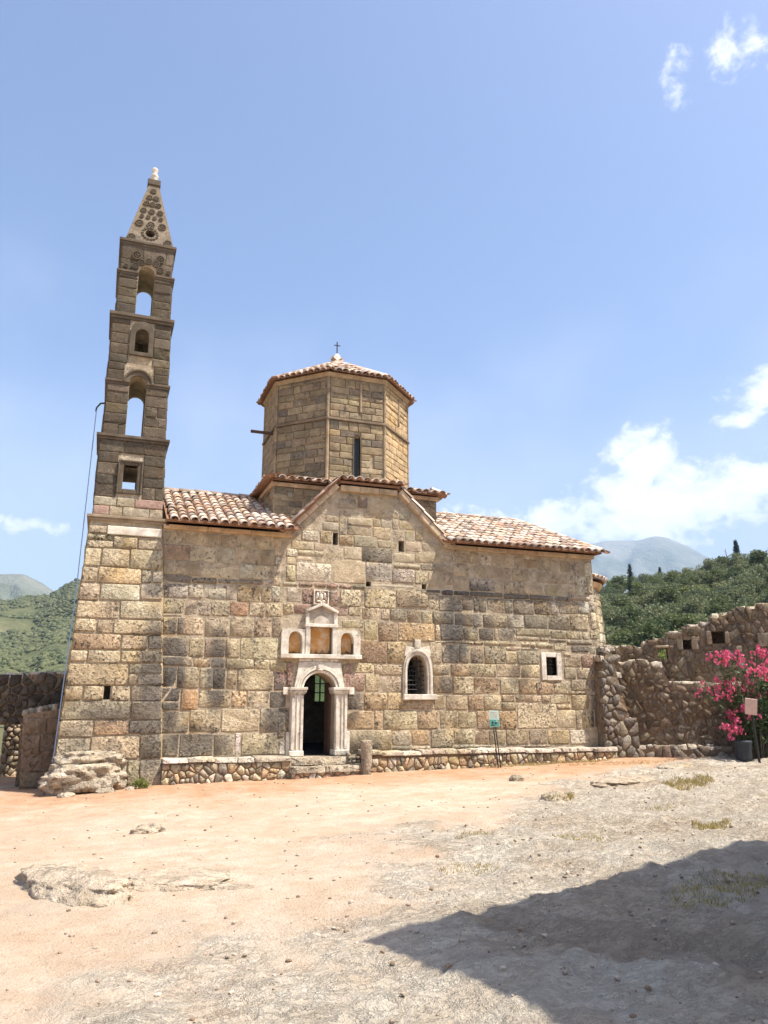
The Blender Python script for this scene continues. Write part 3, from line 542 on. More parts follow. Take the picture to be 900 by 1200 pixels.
for s in (-1, 1):
    a, b = sorted((s * .40, s * .70))
    MB().box(a, -.10, .20, b, .28, 1.50).put('pilaster', M_WHITE, dso, bevel=.008)
    for (c, d) in ((.41, .47), (.545, .575), (.63, .69)):
        c, d = sorted((s * c, s * d)); MB().box(c, -.128, .22, d, -.101, 1.48).put('pilaster_fillet', M_WHITE, dso, bevel=.006)
    a, b = sorted((s * .38, s * .74)); MB().box(a, -.15, .065, b, .28, .2).put('pilaster_base', M_WHITE, dso, bevel=.02)
    a, b = sorted((s * .37, s * .72)); cp = MB()
    for k, (z0, z1, e, y) in enumerate(((1.50, 1.535, .0, -.135), (1.535, 1.60, .025, -.165), (1.60, 1.665, .045, -.195))): cp.box(a - e, y, z0, b + e, .27, z1)
    cp.put('capital', M_WHITE, dso, bevel=.008)
    a, b = sorted((s * .765, s * .90)); MB().box(a, -.05, 1.49, b, .05, 1.66).put('impost_block', M_WHITE, dso, bevel=.012)
    a, b = sorted((s * .705, s * .79)); MB().box(a, -.055, .07, b, .05, .62).put('jamb_slab', M_WHITE, dso, bevel=.015)
MB().box(-.52, -.05, 2.275, -.2, .05, 2.345).put('lintel_block', M_WHITE, dso, bevel=.01); MB().box(-.19, -.055, 2.275, .25, .05, 2.345).put('lintel_block', M_WHITE, dso, bevel=.01); MB().box(.26, -.05, 2.275, .5, .05, 2.345).put('lintel_block', M_WHITE, dso, bevel=.01)
# open wooden door leaf inside, pushed to the right
dl = MB().box(.36, .30, .07, .405, .72, 1.95).put('door_leaf', M_WOOD, CH)
for i in range(4): MB().box(.345, .32 + i * .1, .1, .358, .40 + i * .1, 1.9).put('plank', M_WOOD, dl)
# ---- triple niche above the door
ni = thing_ni = MB().box(-1.0, -.15, 2.35, 1.06, .1, 2.455).put('niche_frame', M_WHITE, CH, bevel=.012)
ni['label'] = 'white marble triple niche with pediment above the door'
for cx in (-.635, .69):
    r = .17; pt = pointed(cx, 2.74, r, 3.0); inn2 = [(cx + r, 2.46)] + pt + [(cx - r, 2.46)]
    x0, x1 = (-.99, -.385) if cx < 0 else (.415, 1.04); top = 3.06; out2 = []
    for (x, z) in inn2:
        if x >= cx + r - .001 and z < 2.75: out2.append((x1, z))
        elif x <= cx - r + .001 and z < 2.75: out2.append((x0, z))
        else:
            k = (x - cx) / r; out2.append((x1, 2.74 + (top - 2.74) * min(1, (1 - k) * 2.6)) if k > .62 else (x0, 2.74 + (top - 2.74) * min(1, (1 + k) * 2.6)) if k < -.62 else (cx + (k / .62) * ((x1 - cx) if k > 0 else (cx - x0)), top))
    fixn(MB().strip(inn2, out2, -.08, .1).put('niche_panel', M_WHITE, ni, bevel=.006))
    n3 = MB(); n3.box(cx - .2, .17, 2.46, cx + .2, .2, 3.05).put('niche_back', M_PLASTER, ni)
MB().box(-.30, .18, 2.46, .33, .205, 3.14).put('niche_back', M_PLASTER, ni)
for a, b in ((-.385, -.27), (.30, .415)): MB().box(a, -.105, 2.456, b, .18, 3.12).put('niche_pilaster', M_WHITE, ni, bevel=.01)
MB().box(-.41, -.13, 3.12, .44, .1, 3.20).put('entablature', M_WHITE, ni, bevel=.012)
MB().prism([(-.38, 3.2), (.41, 3.2), (.41, 3.5), (.015, 3.64), (-.38, 3.5)], -.05, .08).put('tympanum', M_BAND, ni, color=(.42, .37, .30))
for s in (-1, 1):
    a = [(.015 + s * .42, 3.46), (.015 + s * .42, 3.53), (.015, 3.73), (.015, 3.65)]
    fixn(MB().prism(a if s > 0 else a[::-1], -.15, .06).put('raking_moulding', M_WHITE, ni, bevel=.01))
    x0, x1 = sorted((.015 + s * .32, .015 + s * .41)); MB().box(x0, -.10, 3.2, x1, -.05, 3.48).put('pediment_post', M_WHITE, ni, bevel=.01)
MB().prism(arc(.015, 3.21, .2, 8), -.08, -.05).put('tympanum_fan', M_BAND, ni, color=(.45, .40, .33))
# relief plaque
rp = MB().box(-.2, -.03, 3.68, .2, .05, 4.05).put('relief_plaque', M_BAND, CH, color=(.42, .27, .17), bevel=.005); rp['label'] = 'small carved white marble relief plaque'
for b in ((-.2, -.07, 3.68, -.165, -.03, 4.05), (.165, -.07, 3.68, .2, -.03, 4.05), (-.165, -.07, 4.02, .165, -.03, 4.05), (-.165, -.07, 3.68, .165, -.03, 3.705)): MB().box(*b).put('plaque_border', M_WHITE, rp, bevel=.008)
rg = random.Random(3)
for (cx, cz, rx, rz) in ((0, 3.88, .06, .11), (-.03, 3.99, .035, .03), (.03, 3.99, .035, .03), (-.09, 3.92, .035, .085), (.09, 3.92, .035, .085), (-.06, 3.77, .06, .03), (.06, 3.77, .06, .03), (0, 3.74, .03, .03), (-.12, 3.84, .02, .05), (.12, 3.84, .02, .05)):
    V = []; F = []; k = 8
    for (q, y) in ((1, -.03), (.75, -.065), (.3, -.08)): V += [(cx + rx * q * cos(2 * pi * i / k), y, cz + rz * q * sin(2 * pi * i / k)) for i in range(k)]
    V.append((cx, -.083, cz))
    for l in range(2): F += [(l * k + i, l * k + (i + 1) % k, (l + 1) * k + (i + 1) % k, (l + 1) * k + i) for i in range(k)]
    F += [(2 * k + i, 2 * k + (i + 1) % k, 3 * k) for i in range(k)]
    fixn(put('relief_ornament', V, F, M_WHITE, rp, smooth=True))
# ---- pointed window
wo = [(3.03, 1.5)] + pointed(2.62, 1.95, .41, 2.68) + [(2.21, 1.5)]; wi = [(2.885, 1.5)] + pointed(2.60, 1.95, .285, 2.49) + [(2.315, 1.5)]
pw = fixn(MB().strip(wi, wo, -.06, .24).put('pointed_window', M_WHITE, CH, bevel=.006)); pw['label'] = 'white marble pointed window with iron grille'
wi2 = [(2.94, 1.5)] + pointed(2.615, 1.95, .33, 2.57) + [(2.28, 1.5)]; wo2 = [(2.99, 1.5)] + pointed(2.62, 1.95, .375, 2.63) + [(2.24, 1.5)]
fixn(MB().strip(wi2, wo2, -.095, -.058).put('hood_mould', M_WHITE, pw, bevel=.01))
MB().box(2.2, -.12, 1.36, 3.12, .2, 1.50).put('window_sill', M_WHITE, pw, bevel=.02)
for s in (-1, 1): fixn(MB().prism([(2.62, 2.60), (2.62 + s * .37, 2.45), (2.62 + s * .34, 2.72), (2.62, 2.66)][::s], -.05, .05).put('spandrel', M_WHITE, pw, bevel=.008))
MB().box(2.53, -.07, 2.66, 2.70, .05, 2.88).put('crowning_block', M_WHITE, pw, bevel=.015)
def grille(parent, x0, x1, z0, z1, nxb, nzb, y):
    for i in range(nxb):
        x = x0 + (x1 - x0) * (i + 1) / (nxb + 1); MB().tube([(x, y, z0), (x, y, z1)], .011, 5).put('bar', M_IRON, parent)
    for i in range(nzb):
        z = z0 + (z1 - z0) * (i + 1) / (nzb + 1); MB().tube([(x0, y - .015, z), (x1, y - .015, z)], .011, 5).put('bar', M_IRON, parent)
grille(pw, 2.335, 2.865, 1.5, 2.44, 4, 7, .14)
# ---- square window
sw = MB()
for b in ((6.31, -.05, 1.88, 6.46, .22, 2.62), (6.80, -.055, 1.9, 6.95, .22, 2.62), (6.46, -.045, 2.5, 6.80, .22, 2.625), (6.46, -.06, 1.875, 6.80, .22, 2.0)): sw.box(*b)
swo = thing_sw = MB().box(6.31, -.05, 1.88, 6.46, .22, 2.62).put('square_window', M_WHITE, CH, bevel=.012); swo['label'] = 'small square window with whitewashed stone frame'
for b in ((6.80, -.055, 1.88, 6.95, .22, 2.615), (6.462, -.045, 2.5, 6.798, .22, 2.625), (6.462, -.06, 1.875, 6.798, .22, 2.0)): MB().box(*b).put('frame_stone', M_WHITE, swo, bevel=.012)
grille(swo, 6.46, 6.80, 2.0, 2.5, 2, 4, .12)
# ---- cornices of the facade
def cornice(parent, pts, h, out_, y0, colr, seg=.8, name='cornice_block'):
    for (a, b) in zip(pts, pts[1:]):
        L = sqrt((b[0] - a[0]) ** 2 + (b[1] - a[1]) ** 2); n = max(1, round(L / seg)); ux, uz = (b[0] - a[0]) / L, (b[1] - a[1]) / L
        for i in range(n):
            s0, s1 = L * i / n + .004, L * (i + 1) / n - .004; q = [(a[0] + ux * s0, a[1] + uz * s0), (a[0] + ux * s1, a[1] + uz * s1)]
            poly = [q[0], q[1], (q[1][0] - uz * h, q[1][1] + ux * h), (q[0][0] - uz * h, q[0][1] + ux * h)]
            put(name, *(lambda m: (m.V, m.F))(MB().prism(poly, y0 - out_ - RNG.uniform(0, .01), .3)), M_BAND, parent, color=jit(colr, RNG, .12), bevel=.012)
cornice(CH, [(-3.93, 5.34), (-.80, 5.34)], .10, .12, 0, (.50, .36, .215), .9)
cornice(CH, [(3.42, 5.34), (8.22, 5.34)], .11, .12, 0, (.47, .36, .235), .9)
cornice(CH, [(-.93, 5.36), (.42, 6.77)], .15, .12, 0, (.52, .42, .30), .42, 'raking_cornice_block')
cornice(CH, [(.45, 6.68), (2.05, 6.68)], .15, .125, 0, (.48, .37, .24), .55, 'raking_cornice_block')
cornice(CH, [(2.08, 6.77), (3.53, 5.36)], .15, .12, 0, (.52, .41, .285), .42, 'raking_cornice_block')

# ================================================================== ROOFS
def tile_mesh():
    V = []; F = []; k = 6; L = .48
    def ring(r, y, dz): return [(-r * cos(pi * i / k), y, r * sin(pi * i / k) * .82 + dz) for i in range(k + 1)]
    V += ring(.104, 0, .0) + ring(.084, L, .0) + ring(.084, 0, .0) + ring(.068, L, .0); n = k + 1
    for i in range(k):
        F += [(i, i + n, i + n + 1, i + 1), (i + 2 * n, i, i + 1, i + 2 * n + 1), (i + 2 * n, i + 2 * n + 1, i + 3 * n + 1, i + 3 * n)]
    me = bpy.data.meshes.new('roof_tile'); me.from_pydata(V, [], F); me.materials.append(M_TILE)
    me.polygons.foreach_set('use_smooth', [i % 3 != 1 for i in range(len(F))]); return me, V, F
TILE, TV, TF = tile_mesh()
TC = [(.66, .52, .40), (.58, .41, .29), (.70, .59, .48), (.50, .33, .22), (.60, .50, .41), (.40, .29, .21), (.66, .53, .41), (.36, .28, .22)]
def tile_field(roof, E, a, u, spots, pans=True, rowlen=.36, spacing=.235, name='roof_tile'):
    """E eave corner, a across, u up the slope; spots: list of (across distance, rows)"""
    E, a, u = Vector(E), Vector(a).normalized(), Vector(u).normalized(); n = a.cross(u).normalized(); pm = MB()
    base = Matrix((a, u, n)).transposed()
    for (s, rows, start) in spots:
        for r in range(rows):
            up_ = start + r * rowlen; jx = RNG.uniform(-.016, .016); ju = RNG.uniform(-.025, .025)
            M = (base.to_4x4() @ Matrix.Rotation(R(-3.2 + RNG.uniform(-1.2, 1.2)), 4, 'X') @ Matrix.Rotation(R(RNG.uniform(-2.5, 2.5)), 4, 'Z'))
            M.translation = E + a * (s + jx) + u * (up_ + ju) + n * (.052 + RNG.uniform(-.006, .01))
            inst(name, TILE, roof, M, jit(RNG.choice(TC), RNG, .12))
            if pans:
                M2 = base.to_4x4() @ Matrix.Rotation(R(-2), 4, 'X'); M2.translation = E + a * (s + spacing / 2) + u * (up_ - .03 + RNG.uniform(-.02, .02)) + n * .085
                pm.add([M2 @ Vector((x * 1.1, y, -z * .8)) for x, y, z in TV], TF)
    if pm.V: put('pan_tiles', pm.V, pm.F, M_PAN, roof, smooth=True, kind='stuff')
SL = atan2(7.02 - 5.46, 2.95 + .40); U = (0, cos(SL), sin(SL)); EZ = 5.47; EY = -.40; SLEN = sqrt(1.56 ** 2 + 3.35 ** 2)
def plane_pt(x, t): return (x, EY + U[1] * t, EZ + U[2] * t)
def deck(name, pts, th=.07):
    """sloping slab from a quad (counter-clockwise seen from above)"""
    n = (Vector(pts[1]) - Vector(pts[0])).cross(Vector(pts[2]) - Vector(pts[0])).normalized(); k = len(pts)
    V = [tuple(Vector(p)) for p in pts] + [tuple(Vector(p) - n * th) for p in pts]
    F = [tuple(range(k)), tuple(range(2 * k - 1, k - 1, -1))] + [(i, i + k, (i + 1) % k + k, (i + 1) % k) for i in range(k)]
    return fixn(put(name, V, F, M_PAN, CH))
rl = deck('nave_roof', [plane_pt(-3.88, .16), plane_pt(-.75, .16), plane_pt(-.75, SLEN), plane_pt(-3.88, SLEN)])
rl['label'] = 'left terracotta tile roof slope beside the tower'
rr = deck('nave_roof', [plane_pt(3.35, .16), plane_pt(8.26, .16), plane_pt(7.45, SLEN), plane_pt(3.35, SLEN)])
rr['label'] = 'right terracotta tile roof slope with hipped end'
deck('nave_roof', [(8.3, EY, EZ), (8.3, 6.2, EZ), (7.45, plane_pt(0, SLEN)[1], 7.03)])
deck('nave_roof', [(8.3, 6.2, EZ), (-3.88, 6.2, EZ), (-3.88, 2.95, 7.03), (7.45, 2.95, 7.03)])
deck('gable_end', [(-3.88, 6.0, 5.4), (-3.88, -.2, 5.4), (-3.88, 2.95, 7.0)])
tile_field(rl, plane_pt(-3.72, -.06), (1, 0, 0), U, [(i * .235, 10 if i < 11 else 10, 0) for i in range(13)])
sp = []
for i in range(21):
    x = 3.55 + i * .235; L = SLEN if x < 7.5 else SLEN * (8.35 - x) / .85
    if L > .2: sp.append((i * .235, max(1, int(L / .36) + (1 if x < 7.5 else 0)), 0))
tile_field(rr, plane_pt(3.55, -.06), (1, 0, 0), U, sp)
# ridge tiles
for x0, n in ((-3.8, 7), (3.65, 9)):
    for i in range(n):
        M = Matrix((Vector((0, -1, 0)), Vector((1, 0, 0)), Vector((0, 0, 1)))).transposed().to_4x4() @ Matrix.Scale(1.25, 4); M.translation = Vector((x0 + i * .42, 2.95, 7.06 + RNG.uniform(-.01, .01)))
        inst('ridge_tile', TILE, rl if n == 7 else rr, M, jit(TC[5], RNG, .15))
hv = (Vector((7.45, 2.95, 7.06)) - Vector((8.3, EY, EZ + .03))); hl = hv.length; hv.normalize()
for i in range(8):
    a = hv.cross(Vector((0, 0, 1))).normalized(); M = Matrix((a, hv, a.cross(hv))).transposed().to_4x4() @ Matrix.Scale(1.2, 4); M.translation = Vector((8.3, EY, EZ + .05)) + hv * (i * hl / 8)
    inst('ridge_tile', TILE, rr, M, jit(TC[RNG.randrange(8)], RNG, .15))
# front arm (gable) roof
for s, (xa, za, xb, zb) in ((-1, (-1.02, 5.42, .45, 6.97)), (1, (3.62, 5.42, 2.05, 6.97))):
    pts = [(xa, -.10, za), (xb, -.10, zb), (xb, .78, zb), (xa, .78, za)]
    if s < 0: pts = pts[::-1]
    d = deck('gable_roof', pts[::-1] if s > 0 else pts[::-1], .06)
    uu = Vector((xb - xa, 0, zb - za)).normalized(); aa = Vector((0, -1, 0)) if s < 0 else Vector((0, 1, 0))
    E = Vector((xa, .72, za)) if s < 0 else Vector((xa, -.06, za))
    tile_field(d, E - uu * .05, aa, uu, [(0, 5, 0), (.27, 5, .06), (.54, 5, -.03), (.80, 5, .03)], rowlen=.42)
top = deck('gable_roof', [(.40, -.18, 6.93), (2.10, -.18, 6.93), (2.10, .9, 7.12), (.40, .9, 7.12)], .06)
tile_field(top, (.46, -.27, 6.93), (1, 0, 0), (0, .986, .167), [(i * .23, 2, 0) for i in range(8)], rowlen=.42)

# ================================================================== DOME BASE AND DRUM
cx, cy = 1.22, 3.02
BX0, BX1, BY0, BY1 = -1.14, 3.56, .72, 5.3
bo = MB().box(BX0, BY0, 5.0, BX1, BY1, 6.98).put('dome_base', M_MORT, CH); bo['label'] = 'square masonry base below the drum'
PB = lambda x, z, d: (x, BY0 - d, z)
DC = [(.27, .215, .14), (.30, .24, .155), (.25, .205, .14), (.34, .27, .175), (.28, .225, .14), (.31, .245, .15), (.20, .17, .125)]
for (s0, z0, s1, z1) in courses(BX0, BX1, 5.55, 6.86, (.12, .2), (.25, .55), RNG):
    if -.4 < s0 and s1 < 2.8 and z1 < 6.9 - max(0, (abs((s0 + s1) / 2 - 1.25) - .8)) * 1.0: continue
    V, F = block(PB, s0, z0, s1, z1, RNG, front=.02, gap=.009, rough=.006, rnd=.012); put('stone', V, F, M_FINE, bo, color=jit(RNG.choice(DC), RNG, .14), smooth=True)
PL = lambda y, z, d: (BX0 - d, y, z)
PL2 = lambda s, z, d: (BX0 - d, BY1 - (s - BY0), z)
for (s0, z0, s1, z1) in courses(2.5, BY1, 5.8, 6.86, (.14, .22), (.3, .6), RNG):
    V, F = block(PL2, s0, z0, s1, z1, RNG, front=.02, gap=.009, rough=.006, rnd=.012); put('stone', V, F, M_FINE, bo, color=jit(RNG.choice(DC), RNG, .14), smooth=True)
for (a, b) in (((BX0 - .08, BY0 - .08), (BX1 + .08, BY0 + .2)), ((BX0 - .08, BY0 + .2), (BX0 + .2, BY1))):
    MB().box(a[0], a[1], 6.86, b[0], b[1], 6.97).put('base_cornice', M_BAND, bo, color=(.48, .35, .22), bevel=.015)
MB().box(-.78, BY0 - .05, 6.58, -.64, BY0, 6.72).put('glazed_bowl', M_BAND, bo, color=(.30, .27, .2), bevel=.02)
# skirt roofs around the drum
def skirt(p0, p1, inn0, inn1, cols, rows, name='skirt_roof'):
    q0, q1 = Vector(p0).lerp(Vector(inn0), .16), Vector(p1).lerp(Vector(inn1), .16); d = deck(name, [q0, q1, inn1, inn0], .04); a = Vector(p1) - Vector(p0); L = a.length; a.normalize()
    mid = (Vector(inn0) + Vector(inn1)) / 2 - (Vector(p0) + Vector(p1)) / 2; u = (mid - a * mid.dot(a)).normalized()
    tile_field(d, Vector(p0) - u * .05, a, u, [(L * (i + .5) / cols, rows(i), 0) for i in range(cols)], spacing=L / cols, rowlen=.4); return d
zo, zi = 7.0, 7.32
skirt((BX0 - .2, BY0 - .22, zo), (BX1 + .2, BY0 - .22, zo), (BX0 + .75, BY0 + .75, zi), (BX1 - .75, BY0 + .75, zi), 21, lambda i: 2 if 2 < i < 18 else 1)
skirt((BX0 - .2, BY1 + .2, zo), (BX0 - .2, BY0 - .22, zo), (BX0 + .75, BY1 - .75, zi), (BX0 + .75, BY0 + .75, zi), 20, lambda i: 2 if i < 18 else 1)
skirt((BX1 + .2, BY0 - .22, zo), (BX1 + .2, BY1 + .2, zo), (BX1 - .75, BY0 + .75, zi), (BX1 - .75, BY1 - .75, zi), 20, lambda i: 1)
deck('skirt_roof', [(BX1 + .2, BY1 + .2, zo), (BX0 - .2, BY1 + .2, zo), (BX0 + .75, BY1 - .75, zi), (BX1 - .75, BY1 - .75, zi)], .06)
RD = 2.24; AP = RD * cos(pi / 8); HW = RD * sin(pi / 8); DZ0, DZ1 = 6.9, 10.42
octv = [(cx + (RD - .03) * cos(pi / 8 + k * pi / 4), cy + (RD - .03) * sin(pi / 8 + k * pi / 4)) for k in range(8)]
V = [(x, y, z) for z in (DZ0, DZ1) for x, y in octv]; F = [tuple(range(7, -1, -1)), tuple(range(8, 16))] + [(k, (k + 1) % 8, (k + 1) % 8 + 8, k + 8) for k in range(8)]
dr = put('drum', V, F, M_MORT, CH); dr['label'] = 'octagonal stone drum carrying the tiled dome roof'
cut(dr, [MB().box(1.15, .5, 7.42, 1.33, 3, 8.6)])
def face_map(ang):
    n = Vector((cos(ang), sin(ang), 0)); t = Vector((-sin(ang), cos(ang), 0)); c = Vector((cx, cy, 0))
    return lambda s, z, d: tuple(c + n * (AP + d - .012) + t * s + Vector((0, 0, z)))
rest = MB()
for k, ang in enumerate([225, 270, 315, 180, 0, 135, 45, 90]):
    P = face_map(R(ang)); holes = []
    if ang == 270: holes = [(-.08, .12, 7.38, 8.68), (.42, .52, 7.85, 7.97)]
    if ang == 225: holes = [(-.3, -.2, 8.35, 8.5)]
    for zr in ((6.95, 9.02, (.15, .24)), (9.12, 10.34, (.15, .23))):
        for (s0, z0, s1, z1) in courses(-HW + .06, HW - .06, zr[0], zr[1], zr[2], (.24, .58), RNG, holes):
            c = RNG.choice(DC)
            if ang == 315: c = (.47, .35, .20)  # sun-facing side: its lit brightness is put into the stone colour
            V, F = block(P, s0, z0, s1, z1, RNG, front=.018, gap=.009, rough=.006, rnd=.012)
            if k < 3: put('stone', V, F, M_FINE, dr, color=jit(c, RNG, .14), smooth=True)
            else: rest.add(V, F)
    # string course, cornice and slim corner shafts
    q = [P(-HW - .03, 0, 0), P(HW + .03, 0, 0)]
    fixn(MB().prism([(-HW - .02, 9.03), (HW + .02, 9.03), (HW + .02, 9.10), (-HW - .02, 9.10)], .07, -.1, P).put('string_course', M_BAND, dr, color=(.22, .17, .12), bevel=.012))
    fixn(MB().add([P(-HW - .01, 10.33, .02), P(HW + .01, 10.33, .02), P(HW + .04, 10.44, .09), P(-HW - .04, 10.44, .09), P(-HW, 10.33, -.2), P(HW, 10.33, -.2), P(HW, 10.44, -.2), P(-HW, 10.44, -.2)],
              [(0, 1, 2, 3), (4, 7, 6, 5), (0, 4, 5, 1), (3, 2, 6, 7), (0, 3, 7, 4), (1, 5, 6, 2)]).put('drum_cornice', M_BAND, dr, color=(.36, .285, .19)))
    v = P(HW, 0, 0); fixn(MB().tube([(v[0], v[1], 6.95), (v[0], v[1], 9.03)], .045, 8).put('corner_shaft', M_FINE, dr, color=(.40, .31, .2))); fixn(MB().tube([(v[0], v[1], 9.1), (v[0], v[1], 10.33)], .042, 8).put('corner_shaft', M_FINE, dr, color=(.32, .25, .165)))
    if ang in (270, 315): v = P(.12, 0, .03); MB().tube([(v[0], v[1], 9.35), (v[0], v[1], 10.2)], .035, 6).put('colonnette', M_BAND, dr, color=(.33, .25, .165))
put('masonry_far_side', rest.V, rest.F, stone_mat('far_drum_stone', (), .5, .5, .7, fixed=(.38, .29, .18)), dr, smooth=True, kind='stuff')
P = face_map(R(270)); sf = fixn(MB().strip([(.11, 7.42)] + arc(.02, 8.56, .09, 6) + [(-.07, 7.42)], [(.15, 7.42)] + arc(.02, 8.56, .13, 6) + [(-.11, 7.42)], .035, -.1, P).put('slit_window', M_CARVE, dr))
fixn(MB().prism([(-.09, 7.4), (.13, 7.4), (.13, 8.66), (-.09, 8.66)], -.16, -.18, P).put('slit_glass', plain_mat('dull_blue_glass', (.06, .08, .10), .3, .2, 9, 0), sf))
P = face_map(R(180)); b0, b1 = Vector(P(0, 9.0, -.3)), Vector(P(0, 9.05, .55)); b0.y -= .5; b1.y -= .5
MB().box(b1.x - .12, b1.y - .04, 8.93, b0.x, b1.y + .04, 9.0).put('wooden_beam', M_WOOD, dr)
# dome roof
ER = 2.33; EZD = 10.47; AZD = 11.72
for k in range(8):
    ang = k * pi / 4; n = Vector((cos(ang), sin(ang), 0)); t = Vector((-sin(ang), cos(ang), 0)); ap = ER * cos(pi / 8); hw = ER * sin(pi / 8); c = Vector((cx, cy, 0))
    p0 = c + n * ap - t * hw + Vector((0, 0, EZD)); p1 = c + n * ap + t * hw + Vector((0, 0, EZD)); ax = c + Vector((0, 0, AZD))
    d = deck('dome_roof', [p0.lerp(ax, .055), p1.lerp(ax, .055), ax], .025); u = (ax - (p0 + p1) / 2).normalized(); L = (ax - (p0 + p1) / 2).length; sp = []
    vis = k in (4, 5, 6, 7, 0)
    nt_ = 9
    for i in range(nt_):
        s = 2 * hw * (i + .5) / nt_; off = abs(s - hw) / hw; sp.append((s, max(1, int(L * (1 - off) / .38)) if vis else 1, 0))
    tile_field(d, p0 - u * .11, t, u, sp, spacing=2 * hw / nt_, rowlen=.38, name='dome_tile')
    e = (ax - p1); el_ = e.length; e.normalize(); a = e.cross(Vector((0, 0, 1))).normalized()
    if vis or k == 3:
        for i in range(7):
            M = Matrix((a, e, a.cross(e))).transposed().to_4x4() @ Matrix.Scale(1.15, 4); M.translation = p1 + e * (i * .4 - .08) + Vector((0, 0, .06)); inst('dome_tile', TILE, d, M, jit(RNG.choice(TC), RNG))
fi = MB().lathe([(.17, 0), (.16, .06), (.10, .1), (.13, .2), (.10, .3), (.04, .36)], (cx, cy, 11.72), 12).put('dome_finial', M_WHITE, CH, smooth=True)
MB().tube([(cx, cy, 12.05), (cx, cy, 12.5)], .018, 6).tube([(cx - .1, cy, 12.38), (cx + .1, cy, 12.38)], .016, 6).put('iron_cross', M_IRON, fi)
# ---- apse
AC = (8.2, 2.95); V = []; F = []; k = 16
for z, r in ((-.5, 2.35), (1.5, 2.15), (3.0, 1.98), (4.9, 1.86)): V += [(AC[0] + r * cos(-pi / 2 + pi * i / k), AC[1] + r * sin(-pi / 2 + pi * i / k), z) for i in range(k + 1)]
for j in range(3): F += [(j * (k + 1) + i, j * (k + 1) + i + 1, (j + 1) * (k + 1) + i + 1, (j + 1) * (k + 1) + i) for i in range(k)]
F += [tuple(3 * (k + 1) + i for i in range(k + 1))]
ap_ = put('apse', V, F, M_MORT, CH, smooth=True); ap_['label'] = 'rounded apse at the right end of the church'
def PA(s, z, d):
    r = interp(z, [(-.5, 2.35), (1.5, 2.15), (3.0, 1.98), (4.9, 1.86)]) + d - .01; return (AC[0] + r * cos(s / 2.05), AC[1] + r * sin(s / 2.05), z)
for (s0, z0, s1, z1) in courses(-3.1, .7, -.3, 4.72, (.2, .36), (.3, .6), RNG):
    V, F = block(PA, s0, z0, s1, z1, RNG, rnd=.03); put('stone', V, F, M_ASH, ap_, color=jit(CT[RNG.choice('ttwwyg')], RNG), smooth=True)
MB().lathe([(1.86, 4.72), (1.96, 4.76), (2.02, 4.9), (1.86, 4.9)], (AC[0], AC[1], 0), 28).put('apse_cornice', M_BAND, ap_, color=(.55, .38, .22))
V = [(8.22, 2.95, 5.75)]; F = []
for i in range(k + 1): V.append((AC[0] + 2.1 * cos(-pi / 2 + pi * i / k), AC[1] + 2.1 * sin(-pi / 2 + pi * i / k), 4.97))
F = [(0, i + 1, i + 2) for i in range(k)]
ar = put('apse_roof', V, F, M_PAN, CH)
for i in range(19):
    a_ = -pi / 2 + pi * (i + .5) / 25; p = Vector((AC[0] + 2.16 * cos(a_), AC[1] + 2.16 * sin(a_), 5.0)); u = (Vector((8.22, 2.95, 5.8)) - p).normalized(); t = Vector((-sin(a_), cos(a_), 0))
    for r in range(2):
        M = Matrix((t, u, t.cross(u))).transposed().to_4x4(); M.translation = p + u * (r * .38) + Vector((0, 0, .02)); inst('roof_tile', TILE, ar, M, jit(RNG.choice(TC), RNG))

# ================================================================== BELL TOWER
BT = thing('bell_tower', 'tall slender stone bell tower with pierced openings and pointed carved spire', 'bell tower', (-4.7, .75, -.5))
YF = [(-.6, -.32), (5.45, -.05), (7.5, -.01), (13, .08)]
def tri(z0, z1, a, b, c, d): return (z0, z1, a, b, c, d)
STG = [(-.6, 5.42, -5.83, -3.60, -5.56, -3.95), (5.55, 7.42, -5.53, -3.97, -5.52, -4.01), (7.55, 8.86, -5.49, -4.03, -5.47, -4.06), (8.98, 10.62, -5.50, -4.05, -5.49, -4.09), (10.78, 11.88, -5.44, -4.12, -5.44, -4.14), (11.98, 12.74, -5.43, -4.16, -5.43, -4.16)]
def edges(st, z):
    t = (z - st[0]) / (st[1] - st[0]); return st[2] + (st[4] - st[2]) * t, st[3] + (st[5] - st[3]) * t
YC = .75
def shaft(st, name, cuts, parent=BT, mat=M_MORT):
    V = []
    for z in (st[0], st[1]):
        l, r = edges(st, z); yf = interp(z, YF) if z < 13 else .08; yf += .012; yb = 2 * YC - yf; V += [(l + .012, yf, z), (r - .012, yf, z), (r - .012, yb, z), (l + .012, yb, z)]
    o = put(name, V, [(3, 2, 1, 0), (4, 5, 6, 7), (0, 1, 5, 4), (1, 2, 6, 5), (2, 3, 7, 6), (3, 0, 4, 7)], mat, parent)
    if cuts: cut(o, cuts)
    return o
def tmap(st, zm):
    l0, r0 = edges(st, zm)
    def P(x, z, d):
        l, r = edges(st, z); u = (x - l0) / (r0 - l0); return (l + u * (r - l), interp(z, YF) - d + .0, z)
    return P
def smap(st, side):
    """left or right flank; s runs along y"""
    def P(s, z, d):
        l, r = edges(st, z); yf = interp(z, YF); yb = 2 * YC - yf; y = yf + (yb - yf) * s
        return (l - d, yb + yf - y, z) if side < 0 else (r + d, y, z)
    return P
SLOT = (-4.95, -4.81, 1.38, 1.68)
s0 = shaft(STG[0], 'tower_base', [MB().box(SLOT[0], -2, SLOT[2], SLOT[1], .5, SLOT[3])]); s0['label'] = 'broad battered lower stage of large pale blocks'
